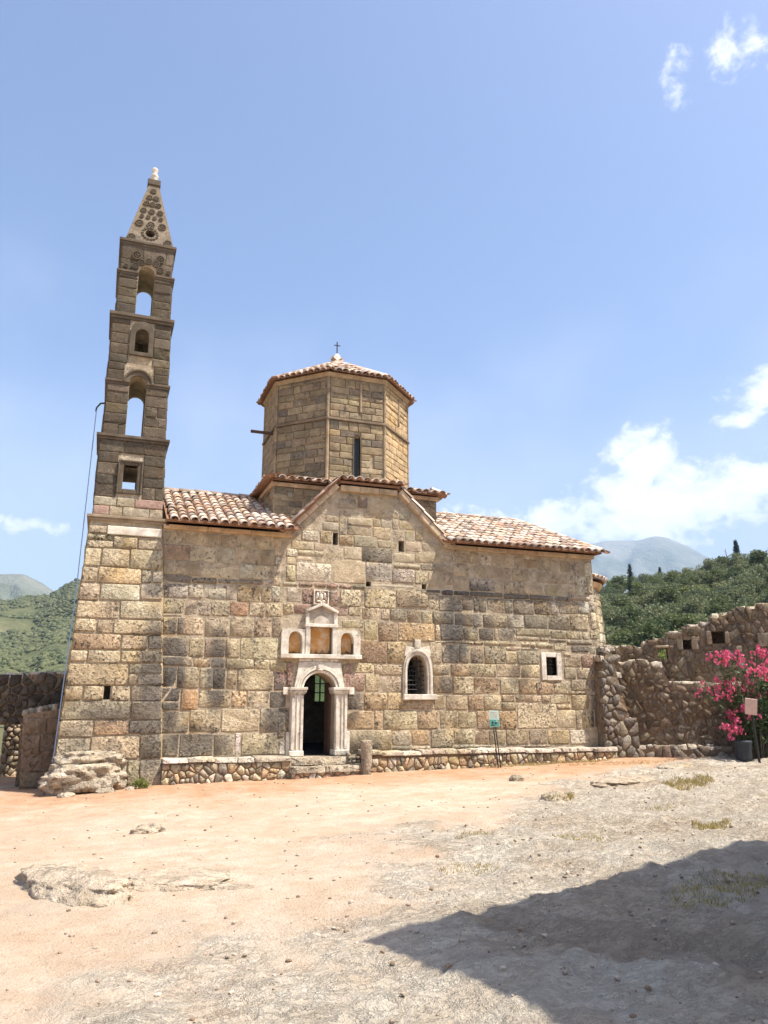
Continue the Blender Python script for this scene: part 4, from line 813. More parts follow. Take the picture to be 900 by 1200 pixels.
for e in TOWER.split():
    x0, z0, x1, z1, c = e.split(','); x0, z0, x1, z1 = float(x0), float(z0), float(x1), float(z1)
    zm = (z0 + z1) / 2; l, r = edges(STG[0], zm)
    if x0 - l < .22: x0 = l - .01
    if r - x1 < .2: x1 = r + .01
    V, F = block(tmap(STG[0], zm), x0, z0, x1, min(z1, 5.40), RNG, front=.022, gap=.007, rough=.012, rnd=.03); put('stone', V, F, M_TOW, s0, color=jit(toward(CT[c]), RNG), smooth=True)
for side in (-1, 1):
    rest = MB()
    for (a, z0, b, z1) in courses(0, 1, -.4, 5.38, (.4, .6), (.3, .5), RNG): rest.add(*block(smap(STG[0], side), a, z0, b, z1, RNG, front=.02, rnd=.02, gap=.006))
    put('flank_masonry', rest.V, rest.F, stone_mat('flank_stone', (), .8, .4, 1.0, fixed=(.42, .33, .21)), s0, smooth=True, kind='stuff')
MB().box(-5.17, -.12, 5.10, -3.96, .1, 5.30).put('white_band', M_WHITE, s0, bevel=.015)
cw = -4.77
OPEN = {1: ('sq', -4.93, -4.61, 6.22, 6.81), 2: ('ar', -4.96, -4.56, 7.55, 9.13), 3: ('ar', -4.92, -4.60, 9.77, 10.39), 4: ('ar', -4.97, -4.575, 10.82, 12.2)}
def opening(k, y0=-1, y1=3, grow=0):
    t, a, b, z0, z1 = OPEN[k]; a -= grow; b += grow
    if t == 'sq': return MB().box(a, y0, z0 - grow, b, y1, z1 + grow)
    r = (b - a) / 2; return MB().prism(arch((a + b) / 2, z0 - grow, z1 - r + grow * 0, r), y0, y1)
UC = [(.098, .08, .054), (.115, .093, .063), (.09, .074, .052), (.135, .11, .077), (.107, .087, .06), (.086, .072, .053), (.165, .135, .098)]
stages = []
for i in range(1, 6):
    st = STG[i]; cs = []
    if i == 1: cs = [opening(1)]
    if i == 2: cs = [opening(2)]
    if i == 3: cs = [opening(3), opening(2)]
    if i == 4: cs = [opening(4)]
    if i == 5: cs = [opening(4)]
    o = shaft(st, 'tower_stage', cs); stages.append(o)
    holes = []
    for k in ((1,) if i == 1 else (2,) if i == 2 else (2, 3) if i == 3 else (4,)):
        t, a, b, z0, z1 = OPEN[k]; gx = {1: .125, 2: .0, 3: .13, 4: .0}[k]
        if i == 3 and k == 2: holes.append((a - .14, b + .14, 8.9, 9.42))
        elif i == 5: holes.append((a - .02, b + .02, 11.8, 12.22))
        else: holes.append((a - gx, b + gx, z0 - (gx if k != 2 else 0), z1 + gx))
    top = st[1]
    hs, ls = ((.2, .3), (.28, .6)) if i < 5 else ((.3, .4), (.3, .6))
    l, r = edges(st, (st[0] + st[1]) / 2)
    for (a, z0, b, z1) in courses(l, r, st[0] + .005, top, hs, ls, RNG, holes):
        V, F = block(tmap(st, (st[0] + st[1]) / 2), a, z0, b, z1, RNG, front=.016, gap=.008, rough=.005, rnd=.014)
        c = RNG.choice(UC)
        if i == 1 and z1 < 6.15: c = RNG.choice([CT['t'], CT['g'], CT['p'], CT['b']])
        put('stone', V, F, M_FINE, o, color=jit(c, RNG, .12), smooth=True)
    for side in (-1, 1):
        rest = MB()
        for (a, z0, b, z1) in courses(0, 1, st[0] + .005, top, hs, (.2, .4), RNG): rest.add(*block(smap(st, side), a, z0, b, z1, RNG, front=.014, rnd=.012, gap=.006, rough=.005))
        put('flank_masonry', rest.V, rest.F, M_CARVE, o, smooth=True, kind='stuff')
def ledge(z0, z1, over, st_lo, gapx=None, colr=(.125, .10, .072), name='tower_cornice', teeth=True):
    l, r = st_lo; yf = interp(z0, YF)
    def prof(l, r, lo=True, ro=True):
        m = MB(); h = z1 - z0
        m.box(l - (over * .55 if lo else 0), yf - over * .55, z0, r + (over * .55 if ro else 0), 2 * YC - yf + over * .55, z0 + h * .45); m.box(l - (over if lo else 0), yf - over, z0 + h * .45, r + (over if ro else 0), 2 * YC - yf + over, z1); return m
    if gapx: os_ = [prof(l, gapx[0], True, False).put(name, M_BAND, BT, color=colr, bevel=.012), prof(gapx[1], r, False, True).put(name, M_BAND, BT, color=colr, bevel=.012)]
    else: os_ = [prof(l, r).put(name, M_BAND, BT, color=colr, bevel=.012)]
    return os_
ledge(5.42, 5.55, .09, (-5.55, -3.95), colr=(.30, .24, .17)); ledge(7.42, 7.55, .09, (-5.51, -4.01), colr=(.115, .093, .068)); ledge(8.86, 8.98, .06, (-5.47, -4.06), gapx=(-4.96, -4.56)); ledge(10.62, 10.78, .08, (-5.49, -4.09)); ledge(11.88, 11.98, .06, (-5.44, -4.14), gapx=(-4.97, -4.575)); ledge(12.74, 12.88, .07, (-5.43, -4.16), colr=(.12, .097, .07))
# scalloped edge below the spire
for i in range(11):
    x = -5.38 + i * .116; fixn(MB().prism([(x - .058, 12.74)] + [(x + .056 * cos(a), 12.74 + .075 * sin(a)) for a in (pi, pi * 1.25, pi * 1.5, pi * 1.75, 2 * pi)], .055, .1).put('scallop', M_CARVE, BT))
# opening frames
t, a, b, z0, z1 = OPEN[1]; yf = interp(6.5, YF)
for q in ((a - .125, z0 - .115, a, z1 + .115), (b, z0 - .115, b + .125, z1 + .115), (a, z1, b, z1 + .115), (a, z0 - .115, b, z0)):
    MB().box(q[0] + .003, yf - .055, q[1], q[2] - .003, yf + .2, q[3]).put('window_frame', M_CARVE, stages[0], bevel=.015)
for q in ((a - .125, z0 - .115, a - .085, z1 + .115), (b + .085, z0 - .115, b + .125, z1 + .115), (a - .08, z1 + .075, b + .08, z1 + .115)): MB().box(q[0], yf - .085, q[1], q[2], yf - .056, q[3]).put('frame_moulding', M_CARVE, stages[0], bevel=.01)
yf = interp(9, YF)
fixn(MB().strip(arc(cw + .01, 8.93, .205, 14), arc(cw + .01, 8.93, .33, 14), yf - .05, yf + .2).put('arch_ring', M_CARVE, stages[2], bevel=.012)); fixn(MB().strip(arc(cw + .01, 8.93, .31, 14), arc(cw + .01, 8.93, .365, 14), yf - .08, yf - .04).put('arch_moulding', M_CARVE, stages[2], bevel=.01))
t, a, b, z0, z1 = OPEN[3]; c3 = (a + b) / 2; yf = interp(10, YF)
fixn(MB().strip([(b, z0)] + arc(c3, z1 - .16, .16, 10) + [(a, z0)], [(b + .12, z0 - .1)] + pointed(c3, z1 - .16, .28, z1 + .22, 5) + [(a - .12, z0 - .1)], yf - .05, yf + .25).put('window_frame', M_CARVE, stages[2], bevel=.012))
MB().box(a - .12, yf - .07, z0 - .1, b + .12, yf + .25, z0 - .002).put('window_sill', M_CARVE, stages[2], bevel=.012)
bl = MB().lathe([(.02, 0), (.055, -.02), (.065, -.1), (.085, -.16), (.11, -.2)], (c3, .6, 10.25), 12).put('bell', plain_mat('dull_bronze', (.10, .07, .04), .5, .2, 8, 0, metal=.6), BT, smooth=True)
MB().tube([(a - .05, .6, 10.26), (b + .05, .6, 10.26)], .012, 5).put('bell_bar', M_IRON, bl)
def rosette(x, z, r, y, parent, tiltx=0.0, petals=6):
    m = MB(); yy = lambda zz: y + (zz - z) * tiltx
    P = lambda X, Z, Y: (X, yy(Z) + Y, Z)
    n = 12; i0 = [(x + r * .78 * cos(2 * pi * i / n), z + r * .78 * sin(2 * pi * i / n)) for i in range(n + 1)]; o0 = [(x + r * cos(2 * pi * i / n), z + r * sin(2 * pi * i / n)) for i in range(n + 1)]
    m.strip(i0, o0, -.035, .02, P)
    for p in range(petals):
        a = 2 * pi * p / petals + .3; ca, sa = cos(a), sin(a); q = []
        for (u, v) in ((.08, 0), (.38, -.15), (.72, 0), (.38, .15)): q.append((x + r * (u * ca - v * sa), z + r * (u * sa + v * ca)))
        m.prism(q, -.03, .02, P)
    o = m.put('rosette', M_CARVE, parent); o.color = (.2, .2, .2, 1); return o
for (dx, z, r) in ((-.28, 12.45, .12), (.3, 12.45, .11), (-.15, 12.26, .085), (.02, 12.33, .09), (.2, 12.3, .09), (.32, 12.14, .08), (-.3, 12.15, .085), (-.52, 12.1, .05), (.52, 12.1, .05)):
    rosette(cw + dx, z, r, interp(z, YF) - .022, BT)
# spire
SB, ST = 12.88, 15.0; hb, ht = .60, .13; yb_ = YC
def spx(z): return hb + (ht - hb) * (z - SB) / (ST - SB)
V = [(cw + s * h + .0, YC + q * h * 1.12, z) for z, h in ((SB, hb), (ST, ht)) for s, q in ((-1, -1), (1, -1), (1, 1), (-1, 1))]
sp_ = put('spire', V, [(3, 2, 1, 0), (4, 5, 6, 7), (0, 1, 5, 4), (1, 2, 6, 5), (2, 3, 7, 6), (3, 0, 4, 7)], stone_mat('spire_stone', (), .5, .4, .7, fixed=(.20, .165, .12)), BT)
sp_['label'] = 'pointed pyramidal spire carved with rosettes'
HC = 13.22; cut(sp_, [MB().prism([(cw + .125 * cos(2 * pi * i / 14), HC + .125 * sin(2 * pi * i / 14)) for i in range(14)], -.6, YC + .2)])
slope = 1.12 * (hb - ht) / (ST - SB); fy_ = lambda z: YC - 1.12 * spx(z)
for i in range(14):
    a = 2 * pi * i / 14; x, z = cw + .19 * cos(a), HC + .19 * sin(a)
    fixn(MB().prism([(x - .028, z - .028), (x + .028, z - .028), (x + .028, z + .028), (x - .028, z + .028)], -.03, .02, lambda X, Z, Y: (X, fy_(Z) + Y, Z)).put('bead', M_CARVE, sp_))
for (z, row) in ((12.99, (-.45, .45)), (13.52, (-.29, 0, .29)), (13.78, (-.24, -.08, .08, .24)), (14.0, (-.21, 0, .21)), (14.26, (-.15, 0, .15)), (14.5, (-.085, .085)), (14.76, (0,))):
    for dx in row:
        r = .105 if z in (12.99, 13.52) else .08 if len(row) != 4 else .055
        if abs(dx) + r > spx(z) + .03: r = max(.05, spx(z) + .02 - abs(dx))
        rosette(cw + dx, z, r, fy_(z), sp_, slope)
MB().box(cw - .17, YC - .19, 14.98, cw + .17, YC + .19, 15.16).put('spire_cap', M_CARVE, BT, bevel=.02)
MB().lathe([(.075, 0), (.085, .05), (.05, .09), (.10, .17), (.105, .22), (.06, .3), (.045, .32), (.085, .38), (.08, .44), (.03, .49)], (cw, YC, 15.16), 14).put('finial', M_WHITE, BT, smooth=True)
# cable and bracket on the left flank
MB().tube([(-5.47, .1, 8.36), (-5.58, .1, 8.34), (-5.66, .1, 8.22), (-5.67, .1, 8.12)], .022, 6).put('iron_bracket', M_IRON, BT)
cb = MB().tube([(-5.66, .08, 8.15)] + [(-5.66 - .10 * (i / 12) - (.18 * max(0, i / 12 - .5)), .08 - .45 * (i / 12), 8.15 - i * .71) for i in range(1, 13)], .012, 5).put('hanging_cable', plain_mat('blue_grey_cable', (.12, .16, .24), .6, .1, 5, 0))
tag(cb, 'thin blue-grey cable hanging down the left side of the bell tower', 'cable')

# ================================================================== BENCHES AND DOORSTEP
def cobble_face(parent, s0, s1, z0f, z1, y, size, rng, cols, name='stone', mat=M_RUB, limit=300):
    sites = rubble_sites(s0, s1, min(z0f(s0), z0f(s1)) - .1, z1, size, rng)
    for poly in voronoi(sites, s0, -1, s1, z1, size * 1.6, .018):
        V, F = rubble(lambda x, z, d: (x, y - d, z), poly, rng, .028, .08); put(name, V, F, mat, parent, color=jit(rng.choice(cols), rng, .15), smooth=True)
BC = [CT['t'], CT['y'], CT['w'], CT['g'], CT['o'], (.45, .33, .22), CT['d'], CT['b']]
def bench(label, x0, x1, top0, top1, yf=-.44):
    T = thing('stone_bench', label, 'bench', ((x0 + x1) / 2, yf / 2, G((x0 + x1) / 2, -.4)), 'low rubble benches along the church front')
    MB().add([(x0, yf + .02, -.7), (x1, yf + .02, -.7), (x1, .0, -.7), (x0, .0, -.7), (x0, yf + .02, top0 - .09), (x1, yf + .02, top1 - .09), (x1, .0, top1 - .09), (x0, .0, top0 - .09)],
             [(0, 3, 2, 1), (4, 5, 6, 7), (0, 1, 5, 4), (1, 2, 6, 5), (2, 3, 7, 6), (3, 0, 4, 7)]).put('core', M_MORT2, T)
    cobble_face(T, x0, x1, lambda s: G(s, -.5), min(top0, top1) - .10, yf + .02, .145, RNG, BC)
    x = x0
    while x < x1 - .05:
        l = RNG.uniform(.22, .6); e = min(x + l, x1)
        if x1 - e < .3: e = x1
        t = top0 + (top1 - top0) * ((x + e) / 2 - x0) / (x1 - x0) + RNG.uniform(-.022, .018); fo = RNG.uniform(-.03, .03)
        V, F = block(lambda a, b, d: (a, b, t + d - .03), x, yf - .04 + fo, e, -.035, RNG, front=.03, depth=.06, gap=.006, rough=.016, rnd=.03)
        put('top_slab', V, F, M_RUB, T, color=jit(RNG.choice([(.58, .51, .41), (.48, .41, .32), (.62, .55, .45)]), RNG, .1), smooth=True); x = e
    return T
bench('low cobbled stone bench left of the church door', -3.62, -.74, .12, .10)
bench('long cobbled stone bench right of the church door', .98, 8.3, .17, .10)
DS = thing('doorstep', 'worn stone doorstep with rubble footing below the church door', 'step', (0, -.3, -.35))
V, F = block(lambda a, b, d: (a, b, .06 + d - .03), -.72, -.36, .80, .28, RNG, front=.03, depth=.14, gap=.0, rough=.008, rnd=.02); put('threshold_slab', V, F, M_ROCK, DS, smooth=True)
for (a, b) in ((-.80, .0), (.005, .96)):
    V, F = block(lambda x, y, d: (x, y, -.12 + d - .03), a, -.72, b, -.34, RNG, front=.03, depth=.10, gap=.004, rough=.02, rnd=.03); put('step_slab', V, F, M_ROCK, DS, smooth=True)
MB().box(-.78, -.66, -.7, .96, -.0, -.2).put('core', M_MORT2, DS)
cobble_face(DS, -.78, .96, lambda s: -.45, -.2, -.66, .14, RNG, BC)
for i in range(7):
    V, F = block(lambda x, z, d: (x, -.36 - d, z), .62 + (i % 3) * .12, -.10 + (i // 3) * .08, .735 + (i % 3) * .12, -.02 + (i // 3) * .08, RNG, front=.03, rnd=.02); put('stone', V, F, M_RUB, DS, color=jit(CT['d'], RNG), smooth=True)
PO = MB().lathe([(.10, 0), (.105, .1), (.125, .3), (.135, .6), (.14, .78), (.135, .82), (.10, .83)], (1.0, -.70, G(1, -.7) - .05), 16).put('stone_post', M_ROCK, smooth=True)
tag(PO, 'short round weathered stone post standing right of the door', 'post')

# ================================================================== RUINED WALLS
def ruin_wall(name, label, A, d, top, s0, s1, size, th, rng, cols, base, openings=(), mortar=M_MORT2, limit=290, hh=.05, zmin=None):
    d = Vector((d[0], d[1], 0)).normalized(); n = Vector((d.y, -d.x, 0)); A = Vector((A[0], A[1], 0))
    T = thing(name, label, 'wall', tuple(A + d * (s0 + s1) / 2 + Vector((0, 0, base))))
    P = lambda s, z, o: tuple(A + d * s + n * o + Vector((0, 0, z)))
    pts = [(s0, base - .4), (s1, base - .4)]; k = int((s1 - s0) / .22) + 1
    tp = [(s1 + (s0 - s1) * i / k, interp(s1 + (s0 - s1) * i / k, top) - .05 + rng.uniform(-.05, .04)) for i in range(k + 1)]
    core = MB().prism(pts + tp, -.0, -th, P).put('core', mortar, T); fixn(core)
    if openings: cut(core, [fixbox(P, q, th) for q in openings])
    zt = max(z for _, z in top)
    sites = [p for p in rubble_sites(s0, s1, base - .1, zt + .05, size, rng) if p[1] < interp(p[0], top) + .03]
    cells = voronoi(sites, s0 - .02, base - .3, s1 + .02, zt + .15, size * 1.5, .014); ok = []
    for poly in cells:
        c = (sum(p[0] for p in poly) / len(poly), sum(p[1] for p in poly) / len(poly))
        if c[1] > interp(c[0], top) + .02: continue
        if any(a - .03 < c[0] < b + .03 and e - .03 < c[1] < f + .03 for a, b, e, f in openings): continue
        zc = interp(c[0], top) + rng.uniform(.0, .06); poly = clip(poly, 0, 1, zc)
        for (a, b, e, f) in openings:
            if all(p[0] < a or p[0] > b or p[1] < e or p[1] > f for p in poly): continue
            if c[0] < a: poly = clip(poly, 1, 0, a)
            elif c[0] > b: poly = clip(poly, -1, 0, -b)
            elif c[1] > f: poly = clip(poly, 0, -1, -f)
            else: poly = clip(poly, 0, 1, e)
        if len(poly) >= 3: ok.append((poly, c))
    ar = lambda poly: abs(sum(p[0] * q[1] - q[0] * p[1] for p, q in zip(poly, poly[1:] + poly[:1])))
    ok.sort(key=lambda t: -ar(t[0])); rest = MB()
    for i, (poly, c) in enumerate(ok):
        V, F = rubble(P, poly, rng, hh * rng.uniform(.6, 1.4), .08)
        if i < limit: put('stone', V, F, M_RUB, T, color=jit(rng.choice(cols), rng, .18), smooth=True)
        else: rest.add(V, F)
    if rest.V: put('small_stones', rest.V, rest.F, stone_mat(name + '_chips', (), .6, .5, 1.0, fixed=cols[0]), T, smooth=True, kind='stuff')
    # loose coping stones along the broken top
    s = s0
    while s < s1 - .1:
        l = rng.uniform(.16, .38); z = interp(s + l / 2, top) - .04
        for (o0, o1) in ((0, -th * .5), (-th * .5, -th)):
            V, F = block(lambda a, b, dd: P(a, z + dd + rng.uniform(-.01, .01), b), s, o1, s + l, o0, rng, front=.05 + rng.uniform(-.02, .04), depth=.08, gap=.012, rough=.03, rnd=.05)
            fixn(put('coping_stone', V, F, M_RUB, T, color=jit((.52, .46, .37), rng, .15), smooth=True))
        s += l
    return T, P
def fixbox(P, q, th):
    m = MB(); a, b, e, f = q; m.prism([(a, e), (b, e), (b, f), (a, f)], .3, -th - .3 if e < 0 or a < 2.0 else -th + .08, P); return m
WC = [(.19, .142, .098), (.22, .172, .12), (.17, .125, .085), (.26, .21, .155), (.145, .112, .082), (.205, .15, .102), (.29, .24, .178)]  # right wall palette, darkened so shade is partly painted into the stones
DV = (.81, -.586); rw = random.Random(21)
ruin_wall('rubble_wall', 'lower broken rubble wall joining the right end of the church', (8.6, .5), DV,
          [(-.45, 3.0), (.05, 2.92), (.28, 2.86), (.47, 2.45), (.77, 2.34), (1.02, 2.52), (1.25, 2.42), (1.76, 2.33), (1.85, 1.84), (2.9, 1.79), (6.5, 1.8)], -.45, 6.4, .20, 1.0, rw, WC, -.35, hh=.026)
T2, P2 = ruin_wall('rubble_wall', 'upper rubble wall with square loopholes behind the oleander', (8.6 + .586 * 1.1, .5 + .81 * 1.1), DV,
          [(-.6, 2.9), (.28, 2.95), (.93, 2.92), (1.1, 2.86), (1.4, 3.0), (1.6, 3.11), (2.02, 3.16), (2.12, 3.31), (2.47, 3.36), (2.8, 3.55), (3.21, 3.57), (3.37, 3.79), (3.83, 3.88), (4.2, 4.0), (4.9, 4.1), (7.0, 4.4)], -.6, 7.0, .21, .6, rw, WC, 1.3,
          openings=[(1.72, 2.0, 2.54, 2.85), (2.44, 2.68, 2.80, 3.09), (3.26, 3.62, 2.96, 3.31)], hh=.028)
for (a, b, e, f) in ((2.27, 2.435, 2.78, 3.1), (2.685, 2.86, 2.79, 3.1), (3.12, 3.255, 2.94, 3.33), (3.625, 3.74, 2.96, 3.31), (1.66, 2.05, 2.855, 2.94), (4.5, 5.0, 2.85, 3.25)):
    V, F = block(P2, a, e, b, f, rw, front=.07, gap=.004, rnd=.02); put('jamb_stone', V, F, M_RUB, T2, color=jit((.36, .29, .21), rw), smooth=True)
# low plinth along the wall's foot
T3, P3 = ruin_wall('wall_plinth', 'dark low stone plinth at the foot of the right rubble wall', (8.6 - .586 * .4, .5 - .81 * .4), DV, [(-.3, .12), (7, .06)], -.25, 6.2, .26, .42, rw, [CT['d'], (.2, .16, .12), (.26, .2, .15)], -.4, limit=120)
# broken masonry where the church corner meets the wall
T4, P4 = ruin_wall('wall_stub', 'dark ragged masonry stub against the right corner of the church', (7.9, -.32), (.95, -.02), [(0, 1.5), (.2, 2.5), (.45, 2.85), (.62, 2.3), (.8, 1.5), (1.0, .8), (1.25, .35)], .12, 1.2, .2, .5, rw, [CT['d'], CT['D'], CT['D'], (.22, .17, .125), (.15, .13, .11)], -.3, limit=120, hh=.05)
# left of the tower
LC = [(.075, .063, .05), (.10, .083, .063), (.06, .053, .045), (.13, .107, .082)]; lw = random.Random(5)  # left wall stones coloured very dark, painting in the deep shade there
ruin_wall('rubble_wall', 'shade-darkened dry rubble wall with a doorway left of the bell tower', (-13.0, 1.45), (1, 0), [(0, 2.1), (3, 2.0), (5.8, 1.9), (6.6, 1.98), (7.6, 2.0)], 3.5, 7.5, .2, .6, lw, LC, -.55,
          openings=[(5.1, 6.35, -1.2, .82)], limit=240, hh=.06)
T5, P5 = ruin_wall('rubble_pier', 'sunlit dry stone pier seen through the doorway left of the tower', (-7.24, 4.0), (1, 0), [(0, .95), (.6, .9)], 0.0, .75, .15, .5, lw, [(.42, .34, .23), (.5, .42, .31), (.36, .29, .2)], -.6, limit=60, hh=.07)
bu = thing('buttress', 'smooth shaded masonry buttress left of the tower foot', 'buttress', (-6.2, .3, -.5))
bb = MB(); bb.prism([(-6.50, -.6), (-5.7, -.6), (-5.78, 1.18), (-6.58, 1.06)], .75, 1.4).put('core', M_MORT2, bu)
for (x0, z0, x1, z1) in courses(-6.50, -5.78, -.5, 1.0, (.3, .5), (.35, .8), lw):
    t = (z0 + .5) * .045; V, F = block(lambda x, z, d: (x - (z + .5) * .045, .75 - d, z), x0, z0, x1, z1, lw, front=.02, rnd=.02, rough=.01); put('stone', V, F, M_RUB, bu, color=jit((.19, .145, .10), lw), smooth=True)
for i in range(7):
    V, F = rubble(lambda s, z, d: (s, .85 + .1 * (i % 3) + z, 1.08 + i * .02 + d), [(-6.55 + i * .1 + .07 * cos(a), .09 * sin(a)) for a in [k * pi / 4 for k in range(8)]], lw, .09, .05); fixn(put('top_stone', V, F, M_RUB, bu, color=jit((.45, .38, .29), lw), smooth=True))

# ================================================================== ROCKS
def rock(name, label, c, size, rotz, seed, mat=M_ROCK, sub=4, amp=.22, flat=0.0, group=None, tilt=0, fq=1.6):
    bm = bmesh.new(); bmesh.ops.create_icosphere(bm, subdivisions=sub, radius=1)
    for v in bm.verts:
        p = v.co.copy(); n = mn.fractal(p * fq + Vector((seed * 7.1, 0, 0)), 1.0, 2.0, 5); q = mn.fractal(p * 5 + Vector((0, seed * 3.3, 0)), 1.0, 2.0, 3)
        st = n * 3; f = math.floor(st); n2 = (f + sst(.3, 1, st - f)) / 3
        v.co = p * (1 + amp * (.5 * n + .5 * n2) + .06 * q)
        if v.co.z > 1 - flat: v.co.z = 1 - flat + (v.co.z - 1 + flat) * .25
    me = bpy.data.meshes.new(name); bm.to_mesh(me); bm.free(); me.materials.append(mat); me.polygons.foreach_set('use_smooth', [True] * len(me.polygons))
    me.transform(Matrix.Rotation(tilt, 4, 'X') @ Matrix.Diagonal((*size, 1)))
    o = bpy.data.objects.new(name, me); COL.objects.link(o); o.location = c; o.rotation_euler = (0, 0, rotz); tag(o, label, 'rock', group); return o
rock('boulder', 'large pale weathered boulder at the foot of the bell tower', (-5.2, -.45, -.2), (.86, .42, .40), .02, 1.3, flat=.35, sub=5, amp=.32)
rock('boulder', 'upper flat slab of rock against the bell tower foot', (-5.15, -.34, .14), (.66, .30, .26), .06, 2.1, flat=.4, sub=5, amp=.32)
rock('small_rock', 'small pale stone left below the tower boulder', (-5.5, -.98, -.5), (.17, .12, .08), .3, 4.0, sub=3)
rock('small_rock', 'small pale stone right below the tower boulder', (-4.75, -.85, -.47), (.2, .13, .09), -.2, 4.7, sub=3)
rock('small_rock', 'tiny pale stone near the weed at the tower foot', (-4.25, -.7, -.45), (.12, .1, .06), .2, 5.2, sub=3)
g0 = lambda x, y: ground_h(x, y)[0]
rock('embedded_rock', 'long pale rock breaking through the dusty ground at left', (-5.12, -9.72, g0(-5.12, -9.72) - .02), (1.0, .36, .27), -1.05, 6.6, mat=M_ROCK2, flat=.4, sub=5, tilt=.10)
rock('embedded_rock', 'low flat pale rock right of the long rock', (-4.15, -9.75, g0(-4.15, -9.75) - .04), (.66, .46, .15), -.5, 7.7, mat=M_ROCK2, flat=.45, sub=5)
rock('embedded_rock', 'small crumbling rock lip at the right end of the flat rock', (-3.72, -10.3, g0(-3.72, -10.3) - .03), (.34, .14, .07), -.6, 17.7, mat=M_ROCK2, flat=.3, sub=4)
rock('small_rock', 'small pale rock on the open dust in front of the tower', (-4.25, -6.45, g0(-4.25, -6.45)), (.24, .15, .1), .3, 8.2, mat=M_ROCK2, sub=4)
rock('small_rock', 'lone dark-sided stone on the orange earth before the bench', (3.45, -3.42, g0(3.45, -3.42) + .02), (.20, .14, .11), .5, 9.9, sub=4)
rock('embedded_rock', 'grassy rock edge where the limestone meets the earth', (2.5, -6.35, g0(2.5, -6.35)), (.42, .22, .15), .7, 11.1, sub=4)
rock('embedded_rock', 'pale limestone hump at the back right of the yard', (5.0, -5.0, g0(5, -5) - .03), (.9, .45, .13), .4, 12.1, mat=M_ROCK2, flat=.4, sub=5)
rock('embedded_rock', 'low rock shelf near the right rubble wall', (8.1, -3.0, g0(8.1, -3) - .02), (.7, .3, .13), .2, 13.4, flat=.2, sub=4)
# pebbles
pr = random.Random(11); pm = MB(); ico = bmesh.new(); bmesh.ops.create_icosphere(ico, subdivisions=1, radius=1); IV = [v.co.copy() for v in ico.verts]; IF = [tuple(v.index for v in f.verts) for f in ico.faces]; ico.free()
for i in range(5200):
    y = -15.8 + 14.9 * pr.random() ** 1.4; x = -7.5 + pr.random() * (12 + (y + 16) * .75)
    if y > -.75: continue
    k = rockmask(x, y)
    if pr.random() > .6 + .4 * k: continue
    r = .006 + .024 * pr.random() ** 3.5; q = Matrix.Rotation(pr.random() * 6, 3, 'Z'); sc = (1, pr.uniform(.6, 1), pr.uniform(.4, .75)); b = Vector((x, y, g0(x, y) + r * .25))
    pm.add([b + q @ Vector((v.x * sc[0], v.y * sc[1], v.z * sc[2])) * r * pr.uniform(.8, 1.2) for v in IV], IF)
mp, ntp, bp = mat_new('pebble', .95, .2); gi = nd(ntp, 'ShaderNodeNewGeometry'); c = mixc(ntp, gi.outputs['Random Per Island'], (.20, .135, .085), (.50, .42, .33)); ntp.links.new(c, bp.inputs['Base Color'])
tag(put('pebbles', pm.V, pm.F, mp), 'small pebbles scattered over the dusty yard', 'pebbles', kind='stuff')
# grass
def leaf_mat(name, a, b, rough=.7, trans=.25):
    m, nt, bs = mat_new(name, rough, .25); gi = nd(nt, 'ShaderNodeNewGeometry'); oi = nd(nt, 'ShaderNodeObjectInfo')
    f = math_(nt, 'FRACT', math_(nt, 'ADD', math_(nt, 'MULTIPLY', gi.outputs['Random Per Island'], .75), math_(nt, 'MULTIPLY', oi.outputs['Random'], .5)))
    c = mixc(nt, f, a, b); c = mixc(nt, math_(nt, 'MULTIPLY', oi.outputs['Random'], .5), c, mixc(nt, 1, c, (1.25, 1.05, .75), 'MULTIPLY')); nt.links.new(c, bs.inputs['Base Color'])
    tr = nd(nt, 'ShaderNodeBsdfTranslucent', {'Color': c}); mx = nd(nt, 'ShaderNodeMixShader', {0: trans, 1: bs.outputs[0], 2: tr.outputs[0]}); nt.links.new(mx.outputs[0], nt.nodes['Material Output'].inputs[0]); return m
M_GRASS = leaf_mat('dry_grass', (.26, .25, .09), (.55, .46, .25), .8)
gm = MB(); gr = random.Random(2)
def tuft(cx_, cy_, rx, ry, n, h, rot=0.0):
    for i in range(n):
        a = gr.random() * 2 * pi; q = sqrt(gr.random()); u, v = rx * q * cos(a), ry * q * sin(a); x = cx_ + u * cos(rot) - v * sin(rot); y = cy_ + u * sin(rot) + v * cos(rot)
        z = g0(x, y) - .01; hh = h * gr.uniform(.4, 1.1); b = gr.random() * 6.28; l = gr.uniform(.2, .9) * hh; w = .005
        dx, dy = cos(b), sin(b); gm.add([(x - dy * w, y + dx * w, z), (x + dy * w, y - dx * w, z), (x + dx * l * .4 + dy * w * .7, y + dy * l * .4 - dx * w * .7, z + hh * .6), (x + dx * l, y + dy * l, z + hh), (x + dx * l * .4 - dy * w * .7, y + dy * l * .4 + dx * w * .7, z + hh * .6)], [(0, 1, 2, 3, 4)])
tuft(5.75, -5.95, .9, .3, 800, .10, .4); tuft(2.45, -10.05, .38, .16, 420, .07, .3); tuft(.3, -12.45, .75, .3, 800, .05, .35); tuft(2.55, -6.45, .4, .12, 420, .12, .5); tuft(6.0, -.75, 1.9, .09, 700, .09, -.02)
tuft(-.5, -9.2, .3, .15, 160, .05); tuft(.6, -9.8, .35, .15, 160, .05); tuft(7.5, -1.6, 1.5, .3, 400, .06, -.2); tuft(3.2, -8.2, .3, .12, 120, .05); tuft(-1.3, -10.6, .35, .2, 160, .05); tuft(8.5, -6, .7, .3, 240, .08)
tag(put('grass', gm.V, gm.F, M_GRASS), 'dry yellow-green grass tufts between the rocks', 'grass', kind='stuff')

